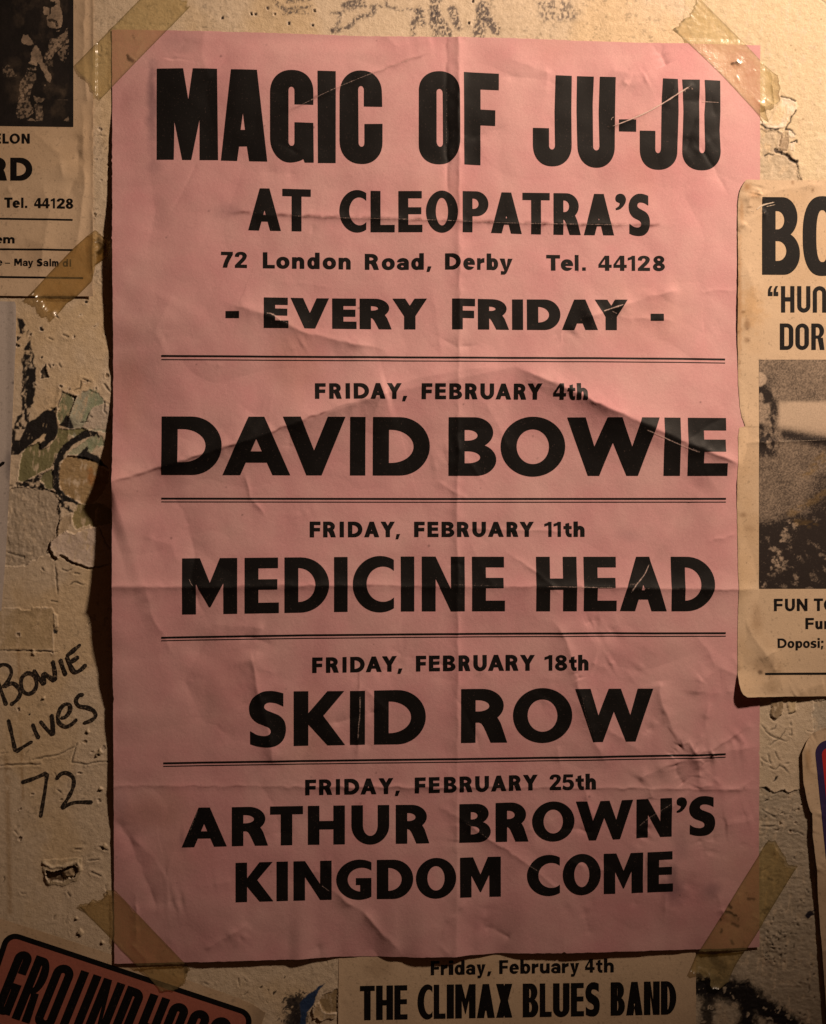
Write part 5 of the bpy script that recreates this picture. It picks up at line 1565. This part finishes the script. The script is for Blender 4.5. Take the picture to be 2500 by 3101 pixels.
RU, RV = coons(R_LEFT, [(544, 2860), (2109, 2860)], [(2230, 544), (2500, 546.5), (2860, 549)], [(2230, 2109.5), (2500, 2108), (2860, 2105)], 300, 640, .7, 41)
T = paper_tint(RU, RV, 195, .45)
for i, (x, y, rx, ry, c, a) in enumerate(((2263, 985, 14, 26, (.5, .42, .36), .75), (2262, 1030, 16, 14, (.5, .42, .36), .7), (2250, 945, 9, 6, (.4, .28, .15), .7), (2275, 930, 50, 90, (.8, .62, .36), .5), (2238, 900, 12, 300, (.62, .42, .22), .55), (2262, 565, 22, 22, (.5, .32, .16), .7), (2245, 640, 10, 60, (.6, .4, .2), .5),
                                          (2285, 590, 26, 16, (.6, .42, .25), .5), (2460, 575, 8, 12, (.4, .3, .2), .6), (2400, 552, 8, 10, (.35, .22, .12), .7), (2250, 1560, 14, 12, (.5, .42, .36), .6), (2268, 1600, 30, 14, (.55, .48, .42), .4), (2300, 2036, 9, 10, (.25, .22, .2), .8), (2320, 2020, 60, 40, (.5, .44, .38), .55), (2290, 1870, 30, 60, (.6, .52, .45), .5),
                                          (2260, 1704, 3, 3, (.1, .1, .1), .9), (2267, 628, 14, 5, (.35, .28, .22), .7), (2330, 2080, 40, 30, (.5, .45, .38), .5))):
    stain(RU, RV, T, x, y, rx, ry, c, a, 1500 + i, 14)
T *= (1 - .35 * np.exp(-np.clip(RU - interp(RV, R_LEFT), 0, None) / 4) * smoothstep(-.3, .4, fbm(RU / 20, RV / 40, 197, 3)))[..., None]
rightp = sheet("gig_sheet", RU, RV, rightZ, 2.0, CREAMP, tint=T)
tag(rightp, "cream sheet with a grainy photo under heavy letters BO, overlapping the pink poster", "poster")
SHEETS.append(([(2240, 544), (2860, 549), (2860, 2105), (2240, 2109)], rightZ))
FB = (2000, 500, 2.692)
FD = (2000, 1200, 2.152)
i_ = Ink(6)
set_ink(i_, F(*FB, 'B', 828, 1137, 'O', 1160, 1480), [(2200, 831.5), (2900, 833)], [(2200, 596.6), (2900, 598)], 41, 42, glyph)
i_.build("sheet_heading", rightZ, 2.0, .12, INK, rightp)
i_ = Ink(5)
set_ink(i_, F(*FB, '"', 875, 962, 'H', 983, 1092, 'U', 1115, 1222, 'n', 1242, 1352), [(2200, 946), (2900, 947)], [(2200, 865.8), (2900, 867)], 12.5, 12.5, cond)
i_.build("sheet_line", rightZ, 2.0, .12, INK, rightp)
i_ = Ink(5)
set_ink(i_, F(*FB, 'D', 973, 1083, 'O', 1100, 1210, 'R', 1230, 1337), [(2200, 1059), (2900, 1060)], [(2200, 979.2), (2900, 980)], 13.5, 11.5, cond)
i_.build("sheet_line", rightZ, 2.0, .12, INK, rightp)
print_line("sheet_line", F(*FD, 'F', 740, 797, 'U', 812, 876, 'N', 889, 958, 'T', 1000, 1060, 'O', 1066, 1142), [(2300, 1850.5), (2700, 1849)], [(2300, 1813.5), (2700, 1811)], 8.6, 7, rightZ, 2.0, INK, rightp, step=4)
print_line("sheet_line", F(*FD, 'F', 945, 1000, 'u', 1010, 1056, 'n', 1068, 1114), [(2400, 1905), (2700, 1904)], [(2400, 1871.5), (2700, 1870)], 8.2, 6.6, rightZ, 2.0, INK, rightp, step=4)
print_line("sheet_line", F(*FD, 'D', 763, 822, 'o', 828, 872, 'p', 880, 924, 'o', 929, 973, 's', 978, 1017, 'i', 1024, 1038, ';', 1046, 1062), [(2340, 1962), (2600, 1961)], [(2340, 1933.5), (2600, 1932)], 6.6, 5.2, rightZ, 2.0, INK, rightp, step=4)
r = Ink(5)
r.add(bar([(2316, 2037), (2500, 2036.5), (2850, 2035)], 6.6))
r.build("sheet_rule", rightZ, 2.0, .12, INK, rightp)
wear([(10, 1.0, [(2287, 638), (2308, 622), (2349, 611)]), (6, .8, [(2318, 626), (2350, 619)]), (5, .7, [(2340, 1339), (2380, 1336), (2420, 1335), (2520, 1331)]), (5, .55, [(2296, 1338), (2340, 1339)]), (6, .7, [(2268, 633), (2276, 640), (2290, 638)])], rightZ, 2.0, rightp, wear_mat("worn_cream_fold", (.66, .54, .42), .9))

# its printed photo: dark hair at the edge, a pale band, grain and blotches
gu, gv = np.meshgrid(np.arange(2298.3, 2850, 1.7), np.arange(1089, 1784, 1.7))
sx = (gu - 2280) * 2.832
sy = (gv - 1060) * 2.833
tone = np.full(gu.shape, .42)
tone += .10 * fbm(gu / 60, gv / 60, 1601, 3)
band = smoothstep(425, 470, sy + 14 * fbm(gu / 26, gv / 26, 1602, 2)) * smoothstep(760, 600, sy - (sx - 200) * .12) * smoothstep(190, 250, sx)
tone = tone * (1 - band) + .92 * band
shadow_ = np.exp(-((sy - 715 - (sx - 240) * .20) / 48) ** 2) * smoothstep(200, 280, sx)
tone *= 1 - .8 * shadow_
hair = smoothstep(235, 150, sx + 34 * fbm(gu / 20, gv / 20, 1603, 3)) * smoothstep(300, 420, sy + 60 * fbm(gu / 30, gv / 30, 1607, 2) - sx * .6 + 130) * smoothstep(950, 860, sy)
hn = smoothstep(-.25, .35, fbm(gu / 22, gv / 30, 1604, 3))
tone = tone * (1 - hair) + (.06 + .50 * hn) * hair
d = np.hypot((sx - 40) / 95, (sy - 250) / 80)
tone = np.where(d < 1, np.maximum(tone, .8 * smoothstep(1, .7, d)), tone)
low = smoothstep(1380, 1560, sy + 110 * fbm(gu / 70, gv / 50, 1605, 3) + (sx - 300) * .15)
bl = smoothstep(-.02, .45, fbm(gu / 26 + gv / 80, gv / 20 - gu / 50, 1606, 4, .62)) * (.55 + .6 * smoothstep(-.3, .4, fbm(gu / 70, gv / 60, 1612, 2)))
tone = tone * (1 - low) + (.05 + .52 * bl) * low
swirl = fbm(gu / 60 + .6 * np.sin(gv / 40), gv / 90, 1608, 3)
mid = smoothstep(1150, 1250, sy) * smoothstep(1500, 1400, sy)
tone *= 1 - .55 * mid * smoothstep(.0, .4, swirl)
darkr = smoothstep(430, 640, sx + (sy - 1100) * .25) * smoothstep(1020, 1100, sy)
tone = tone * (1 - .35 * darkr)
tone += .20 * fbm(gu / 3.2, gv / 3.2, 1609, 2) * (1 - .6 * band)
tone = np.clip((tone - .12) * 1.12, .015, .95)
tone = np.where(tone < .5, tone ** 1.35 * 1.27, tone)
INKC = np.array((.022, .014, .012))
C = INKC + (np.array((.70, .53, .39)) - INKC) * tone[..., None]
gold = np.zeros(gu.shape)
for pts, w in (([(470, 1060), (560, 960), (640, 890), (900, 760)], 60), ([(330, 1400), (430, 1330), (540, 1280), (640, 1200)], 50), ([(340, 1390), (390, 1480), (520, 1500)], 50), ([(400, 1070), (460, 1060)], 30)):
    dd, _ = polydist(sx + 16 * fbm(gu / 20, gv / 20, 1610, 3), sy, pts)
    gold = np.maximum(gold, smoothstep(w, w * .2, dd))
gold = (gold * .5 * smoothstep(-.4, .3, fbm(gu / 14 + gv / 60, gv / 9, 1611, 3)))[..., None]
C = C * (1 - gold) + (np.array((.40, .24, .07)) * (.35 + .9 * tone[..., None])) * gold
sheet("grainy_photo", gu, gv, lambda U, V: rightZ(U, V) + .12, 2.0, halftone_m, rightp, tint=C)

# ------------------------------------------------------------------ torn sheet with a red and navy panel, lower right edge
Q_LEFT = [(2203, 2500), (2211, 2460), (2222, 2444), (2235, 2433), (2249, 2427.5), (2332, 2430), (2402, 2441), (2440, 2450), (2449, 2454), (2455, 2458), (2467, 2457.5), (2518, 2458), (2634, 2470.7), (2700, 2474), (2797, 2481), (2913, 2490), (3057, 2500), (3200, 2510)]


def redZ(U, V):
    d = np.clip(U - interp(V, Q_LEFT), 0, None)
    lift = sinterp(V, [(2200, 1.0), (2300, .8), (2450, 1.6), (2640, 2.2), (2760, 1.2), (3000, 1.5), (3200, 1.4)])
    return .8 + lift * np.exp(-(d / 60) ** 1.2) + .2 * fbm(U / 90, V / 110, 211, 2) + 1.2 * creased(U, V, [([(2428, 2240), (2450, 2330), (2500, 2360)], .4, 16, .2), ([(2458, 2520), (2480, 2470), (2500, 2440)], .5, 12, .1), ([(2470, 2640), (2500, 2600)], .4, 14, .2), ([(2480, 2880), (2520, 2870)], .4, 14, .2), ([(2432, 2240), (2470, 2226)], -.4, 14, .1)])


QU, QV = coons(Q_LEFT, [(2203, 2860), (3200, 2860)], [(2420, 2236), (2433, 2234), (2444, 2222), (2460, 2211), (2500, 2203), (2860, 2196)], [(2420, 3200), (2860, 3200)], 190, 420, .8, 51)
T = paper_tint(QU, QV, 215, .4)
stain(QU, QV, T, 2445, 2290, 14, 50, (.62, .48, .3), .6, 6)
redp = sheet("torn_sheet", QU, QV, redZ, 1.5, CREAMP, tint=T)
tag(redp, "torn cream sheet with a bright red panel edged in navy, curling from the wall", "poster")
NAVY = paper_mat("navy_print", (.035, .018, .085), .15)
BRED = paper_mat("bright_red_print", (.52, .022, .022), .12)


def skew(p):
    return [(x + (y - 2286) * .098, y) for x, y in p]


r = Ink(7)
r.add([(1, skew(rrect(2488, 2262, 2850, 3195, 24)))])
r.build("red_panel", redZ, 1.5, .06, BRED, redp)
r = Ink(7)
r.add([(1, skew(rrect(2468, 2241, 2858, 3199, 46))), (-1, skew(rrect(2488, 2264, 2850, 3195, 24)))])
r.build("navy_border", redZ, 1.5, .09, NAVY, redp)
SHEETS.append((Q_LEFT and [(x, y) for y, x in Q_LEFT] + [(2860, 3200), (2860, 2196)], redZ))
SHEETS.append(([(338, 88), (800, 97), (1500, 112), (2303.7, 135.5), (2302.5, 2114), (2300.6, 2870), (2037, 2876), (1505, 2887), (1000, 2898), (345, 2919)], pinkZ))
# ------------------------------------------------------------------ yellowed tape
def surfZ(U, V):
    z = wallZ(U, V)
    for outline, zf in SHEETS:
        m = inpoly(U, V, outline)
        if m.any():
            q = np.full(np.shape(U), -9.0)
            q[m] = zf(U[m], V[m])
            z = np.maximum(z, q)
    return z


def tape_mat(name, film, through, dens, rough=.30, bumpd=.00012, dirt=.5, gloss=.22, shine=.05):
    m, nt, b, out = mat(name)
    n = noise_node(nt, 60, 5, .65)
    fine = noise_node(nt, 420, 4, .65)
    r = ramp(nt, n.outputs['Fac'], .3, tuple(c * .72 for c in film), .7, film)
    sp = ramp(nt, noise_node(nt, 130, 6, .75).outputs['Fac'], .60, (1, 1, 1), .74, (1 - dirt,) * 3)
    a = N(nt, 'ShaderNodeAttribute', attribute_name='tint')
    c = mixrgb(nt, r.outputs['Color'], sp.outputs['Color'], 1.0, 'MULTIPLY')
    c = mixrgb(nt, c, a.outputs['Color'], 1.0, 'MULTIPLY')
    nt.links.new(c, b.inputs['Base Color'])
    b.inputs['Roughness'].default_value = rough
    b.inputs['Specular IOR Level'].default_value = .5
    n1 = bump(nt, b, n.outputs['Fac'], bumpd * 5, .6)
    bump(nt, b, fine.outputs['Fac'], bumpd, .8, n1)
    tr = N(nt, 'ShaderNodeBsdfTransparent')
    t2 = mixrgb(nt, through, sp.outputs['Color'], .8, 'MULTIPLY')
    t3 = mixrgb(nt, t2, a.outputs['Color'], .8, 'MULTIPLY')
    nt.links.new(t3, tr.inputs['Color'])
    f = N(nt, 'ShaderNodeMapRange')
    f.inputs['From Min'].default_value = .3
    f.inputs['From Max'].default_value = .7
    f.inputs['To Min'].default_value = dens - .10
    f.inputs['To Max'].default_value = dens + .10
    nt.links.new(n.outputs['Fac'], f.inputs['Value'])
    mx = N(nt, 'ShaderNodeMixShader')
    nt.links.new(f.outputs[0], mx.inputs['Fac'])
    nt.links.new(tr.outputs[0], mx.inputs[1])
    nt.links.new(b.outputs[0], mx.inputs[2])
    gl = N(nt, 'ShaderNodeBsdfGlossy')
    gl.inputs['Roughness'].default_value = gloss
    bm = [n_ for n_ in nt.nodes if n_.type == 'BUMP'][-1]
    nt.links.new(bm.outputs['Normal'], gl.inputs['Normal'])
    m2 = N(nt, 'ShaderNodeMixShader')
    m2.inputs['Fac'].default_value = shine
    nt.links.new(mx.outputs[0], m2.inputs[1])
    nt.links.new(gl.outputs[0], m2.inputs[2])
    nt.links.new(m2.outputs[0], out.inputs['Surface'])
    return m


def resample(pts, n):
    p = np.array(pts, float)
    s = np.concatenate([[0], np.cumsum(np.hypot(*np.diff(p, axis=0).T))])
    t = np.linspace(0, s[-1], n)
    return np.stack([np.interp(t, s, p[:, 0]), np.interp(t, s, p[:, 1])], -1)


def tape(name, label, A, B, material, e0=(), e1=(), lift0=.5, lift1=.5, wr=(), seed=1, group="yellowed tape holding the sheets", marks=(), tex=0.0):
    """A and B are the long edges; e0/e1 = how far each end is torn in (+) or runs on (-), across the width"""
    LA = np.hypot(*(np.array(A[-1]) - np.array(A[0])))
    WD = np.hypot(*(np.array(B[0]) - np.array(A[0])))
    nu, nv = int(LA / 3.2), int(WD / 3.2)
    a, b = resample(A, nu), resample(B, nu)
    v = np.linspace(0, 1, nv)
    d0 = interp(v, e0) if len(e0) else v * 0
    d1 = interp(v, e1) if len(e1) else v * 0
    d0 = d0 + 7 * vnoise(v * 9, v * 0 + seed, 90 + seed) + 3.5 * vnoise(v * 26, v * 0 + seed, 91 + seed)
    d1 = d1 + 7 * vnoise(v * 9, v * 0 + seed + 3, 95 + seed) + 3.5 * vnoise(v * 26, v * 0 + seed, 96 + seed)
    u = np.linspace(0, 1, nu)
    uu = (d0[:, None] / LA) * (1 - u)[None, :] ** 6 + u[None, :] - (d1[:, None] / LA) * u[None, :] ** 6
    fi = np.clip(uu, -.5, 1.5) * (nu - 1)
    i = np.clip(np.floor(fi).astype(int), 0, nu - 2)
    fr = (fi - i)[..., None]
    PA = a[i] * (1 - fr) + a[i + 1] * fr
    PB = b[i] * (1 - fr) + b[i + 1] * fr
    P = PA * (1 - v[:, None, None]) + PB * v[:, None, None]
    U, V = P[..., 0], P[..., 1]
    Z = surfZ(U, V)
    for rad in (5, 9):
        for k in range(8):
            an = k * math.pi / 4
            Z = np.maximum(Z, surfZ(U + rad * math.cos(an), V + rad * math.sin(an)) - .012 * rad)
    for _ in range(2):
        Zp = np.pad(Z, 1, mode='edge')
        Z = np.maximum(Z, (Zp[:-2, 1:-1] + Zp[2:, 1:-1] + Zp[1:-1, :-2] + Zp[1:-1, 2:] + Z * 4) / 8)
    s0, s1 = uu * LA, (1 - uu) * LA
    Z = Z + .16 + lift0 * np.exp(-np.clip(s0 - d0[:, None], 0, None) / 12) + lift1 * np.exp(-np.clip(s1 - d1[:, None], 0, None) / 12)
    Z += .10 * np.abs(fbm(U / 40, V / 40, 300 + seed, 3)) + tex * fbm(U / 6, V / 6, 320 + seed, 3)
    rs = np.random.RandomState(40 + seed)
    more = []
    for _ in range(7):
        c = P[rs.randint(nv), rs.randint(nu)]
        an, ln = rs.uniform(0, 3.14), rs.uniform(14, 46)
        more.append(([tuple(c), (c[0] + ln * math.cos(an), c[1] + ln * math.sin(an))], rs.uniform(.15, .4), rs.uniform(3, 6)))
    for pts, h, w in list(wr) + more:
        d, f = polydist(U, V, pts)
        Z += h * np.exp(-d / w) * smoothstep(0, .15, f) * smoothstep(0, .15, 1 - f)
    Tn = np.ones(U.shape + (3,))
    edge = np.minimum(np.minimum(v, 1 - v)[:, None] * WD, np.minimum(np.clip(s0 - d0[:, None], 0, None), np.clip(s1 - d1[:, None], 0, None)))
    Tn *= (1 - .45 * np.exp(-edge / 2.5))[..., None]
    for pts, w, am in marks:
        d, f = polydist(U + 3 * fbm(U / 8, V / 8, 7, 2), V + 3 * fbm(U / 8, V / 8, 8, 2), pts)
        Tn *= (1 - am * smoothstep(w, w * .3, d))[..., None]
    f = grid_faces(nu, nv)
    q = f[0]
    Uf, Vf = U.ravel(), V.ravel()
    if (Uf[q[1]] - Uf[q[0]]) * (Vf[q[2]] - Vf[q[0]]) - (Vf[q[1]] - Vf[q[0]]) * (Uf[q[2]] - Uf[q[0]]) > 0:
        f = f[:, ::-1]
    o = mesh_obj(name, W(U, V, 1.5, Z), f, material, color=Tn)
    return tag(o, label, "tape", group)


OLD = tape_mat("olive_tape", (.62, .50, .26), (.985, .95, .80), .25)
AMBER = tape_mat("amber_tape", (.48, .33, .14), (.95, .83, .58), .34, .35)
GLOSSY = tape_mat("glossy_tape", (.80, .66, .40), (.985, .94, .79), .32, .25, .00018, .25, .30, .065)
BROWN = tape_mat("brown_tape", (.46, .33, .16), (.955, .87, .67), .34, .35, .00014, .6)
STAINED = tape_mat("stained_tape", (.52, .40, .19), (.965, .90, .70), .36, .4, .00012, .75)

tape("tape_strip", "olive tape over the poster corner beside the portrait sheet", [(222, 202), (312, 110), (419, 0), (490, -75)], [(302, 302), (415, 184), (571, 24), (578, 16)], OLD,
     e0=[(0, -2), (.3, 3), (.6, 0), (1, 2)], e1=[(0, 0), (1, 0)], lift0=.5, lift1=.3, seed=1,
     wr=[([(405, 175), (430, 130), (470, 95)], .6, 7), ([(385, 172), (415, 186)], .7, 5)], marks=[([(385, 168), (392, 176), (400, 182)], 7, .6)])
tape("tape_strip", "shiny pale tape over the poster corner beside the torn white paint, one end curled", [(2128, 3), (2246, 121), (2304, 183), (2350, 228)], [(2041, 88), (2184, 226), (2302, 352), (2321, 371)], GLOSSY,
     e0=[(0, -14), (.35, 0), (.6, 3), (1, -2)], e1=[(0, -4), (.35, -24), (.6, -10), (.8, 14), (1, -2)], lift0=.5, lift1=2.6, seed=2, tex=.05,
     wr=[([(2215, 195), (2230, 186), (2245, 200)], .9, 6), ([(2344, 232), (2360, 256), (2352, 290)], 1.4, 9)], marks=[([(2217, 192), (2232, 189), (2240, 194)], 4, .8), ([(2042, 80), (2050, 95)], 4, .6), ([(2064, 40), (2070, 58)], 5, .5)])
tape("tape_strip", "brown tape over the poster corner above the red GROUNDHOGS panel", [(344, 2690), (450, 2801), (562, 2918), (576, 2938)], [(240, 2747), (346, 2853), (442, 2951), (486, 3001)], BROWN,
     e0=[(0, 2), (.5, 6), (1, -4)], e1=[(0, 0), (.35, -22), (.6, -26), (1, 0)], lift0=.9, lift1=.6, seed=3,
     wr=[([(400, 2860), (440, 2900), (450, 2950)], .5, 8), ([(420, 2920), (445, 2960), (470, 3000)], .6, 6)], marks=[([(562, 2925), (570, 2950)], 12, .5), ([(242, 2750), (256, 2766)], 8, .5)])
tape("tape_strip", "stained tape over the poster corner beside the sprayed black paint", [(2326, 2546), (2215, 2720), (2111, 2886), (2090, 2938)], [(2414, 2628), (2302, 2811), (2230, 2922), (2206, 2972)], STAINED,
     e0=[(0, 0), (.25, -14), (.5, -4), (.8, 6), (1, -8)], e1=[(0, 0), (.3, -4), (.5, -6), (.7, -38), (.85, -34), (1, -2)], lift0=.9, lift1=1.8, seed=4,
     wr=[([(2341, 2568), (2350, 2575), (2346, 2590)], .8, 6), ([(2110, 2930), (2140, 2945), (2165, 2975)], .8, 8)],
     marks=[([(2196, 2758), (2212, 2763), (2230, 2773)], 5, .75), ([(2205, 2738), (2212, 2746)], 7, .6), ([(2174, 2776), (2180, 2783)], 5, .6), ([(2218, 2796), (2234, 2804)], 6, .5), ([(2265, 2720), (2285, 2722)], 6, .5), ([(2185, 2812), (2180, 2824)], 5, .45), ([(2322, 2548), (2330, 2544)], 6, .7), ([(2380, 2560), (2398, 2576), (2402, 2590)], 5, .8), ([(2415, 2620), (2426, 2630)], 6, .8), ([(2330, 2660), (2338, 2664)], 7, .4), ([(2215, 2846), (2218, 2856)], 6, .4), ([(2308, 2760), (2330, 2752)], 5, .35), ([(2160, 2900), (2190, 2930)], 22, .35)])
tape("tape_strip", "curling amber tape at the portrait sheet's lower corner", [(91, 893), (150, 826), (222, 752), (262, 716), (284, 702)], [(170, 958), (202, 918), (234, 897), (278, 853), (290, 801), (326, 776)], AMBER,
     e0=[(0, 2), (.4, 0), (.7, -6), (1, 0)], e1=[(0, 0), (.4, -22), (.7, -30), (.9, -20), (1, 0)], lift0=2.2, lift1=2.4, seed=5,
     wr=[([(282, 710), (281, 760), (279, 830)], .7, 6), ([(215, 900), (270, 830)], .6, 10)], marks=[([(298, 728), (312, 745), (300, 765)], 12, .6), ([(92, 892), (104, 884)], 6, .5), ([(130, 896), (230, 896)], 3, .3)])

# ------------------------------------------------------------------ marker writing on the wall
MARK = ink_mat("marker_ink", (.016, .012, .010), .5, .3, .52, (.34, .25, .17), 700, .6)
FW = (0, 1850, 3.215)


def writing(name, strokes, wd, label):
    us, vs, zs, fs, k = [], [], [], [], 0
    for i, c in enumerate(strokes):
        p = fm(*FW, *c)
        if len(p) == 1:
            p = [p[0], (p[0][0] + 3, p[0][1] + 3)]
        u, v, z, f, _ = ribbon(p, wd, wallZ, .10 + .03 * i, 3, 5, i, True, .22)
        us.append(u); vs.append(v); zs.append(z); fs.append(f + k)
        k += len(u)
    o = mesh_obj(name, W(np.concatenate(us), np.concatenate(vs), 0, np.concatenate(zs)), np.vstack(fs), MARK, wall)
    o['label'] = label
    return o


writing("marker_writing", [(-22, 640, -18, 700, 20, 800, 65, 922), (-40, 560, -10, 535, 45, 520, 95, 545, 112, 600, 90, 660, 50, 720, 20, 742), (40, 742, 80, 715, 130, 705, 180, 745, 200, 800, 170, 860, 130, 895, 98, 912),
                           (250, 610, 215, 650, 208, 710, 225, 775, 270, 805, 325, 785, 358, 720, 345, 650, 310, 612, 265, 605, 235, 628), (326, 568, 380, 650, 432, 722), (432, 722, 428, 660, 424, 596), (424, 596, 480, 640, 540, 682), (540, 682, 535, 580, 514, 478),
                           (588, 462, 615, 550, 645, 630), (788, 322, 720, 380, 650, 436), (650, 436, 680, 510, 712, 575, 745, 592, 800, 560, 842, 516), (688, 492, 730, 470, 770, 440)], 12.0, "handwritten word Bowie in black marker")
writing("marker_writing", [(80, 1052, 115, 1200, 152, 1372), (152, 1372, 230, 1320, 320, 1266), (316, 1092, 345, 1170, 382, 1246), (285, 1000), (390, 1066, 450, 1140, 520, 1212), (520, 1212, 515, 1110, 504, 1000),
                           (588, 1042, 640, 1028, 682, 970, 680, 915, 640, 905, 590, 950, 566, 1030, 580, 1090, 640, 1124, 700, 1100, 752, 1048), (822, 815, 775, 818, 742, 870, 770, 922, 850, 938, 915, 970, 932, 1020, 890, 1062, 810, 1092)], 11.4, "handwritten word Lives in black marker")
writing("marker_writing", [(204, 1672, 330, 1630, 460, 1574), (460, 1574, 440, 1740, 394, 2012), (546, 1642, 590, 1588, 650, 1576, 712, 1620, 716, 1700, 680, 1790, 598, 1922), (598, 1922, 720, 1864, 905, 1860)], 11.6, "handwritten number 72 in black marker")
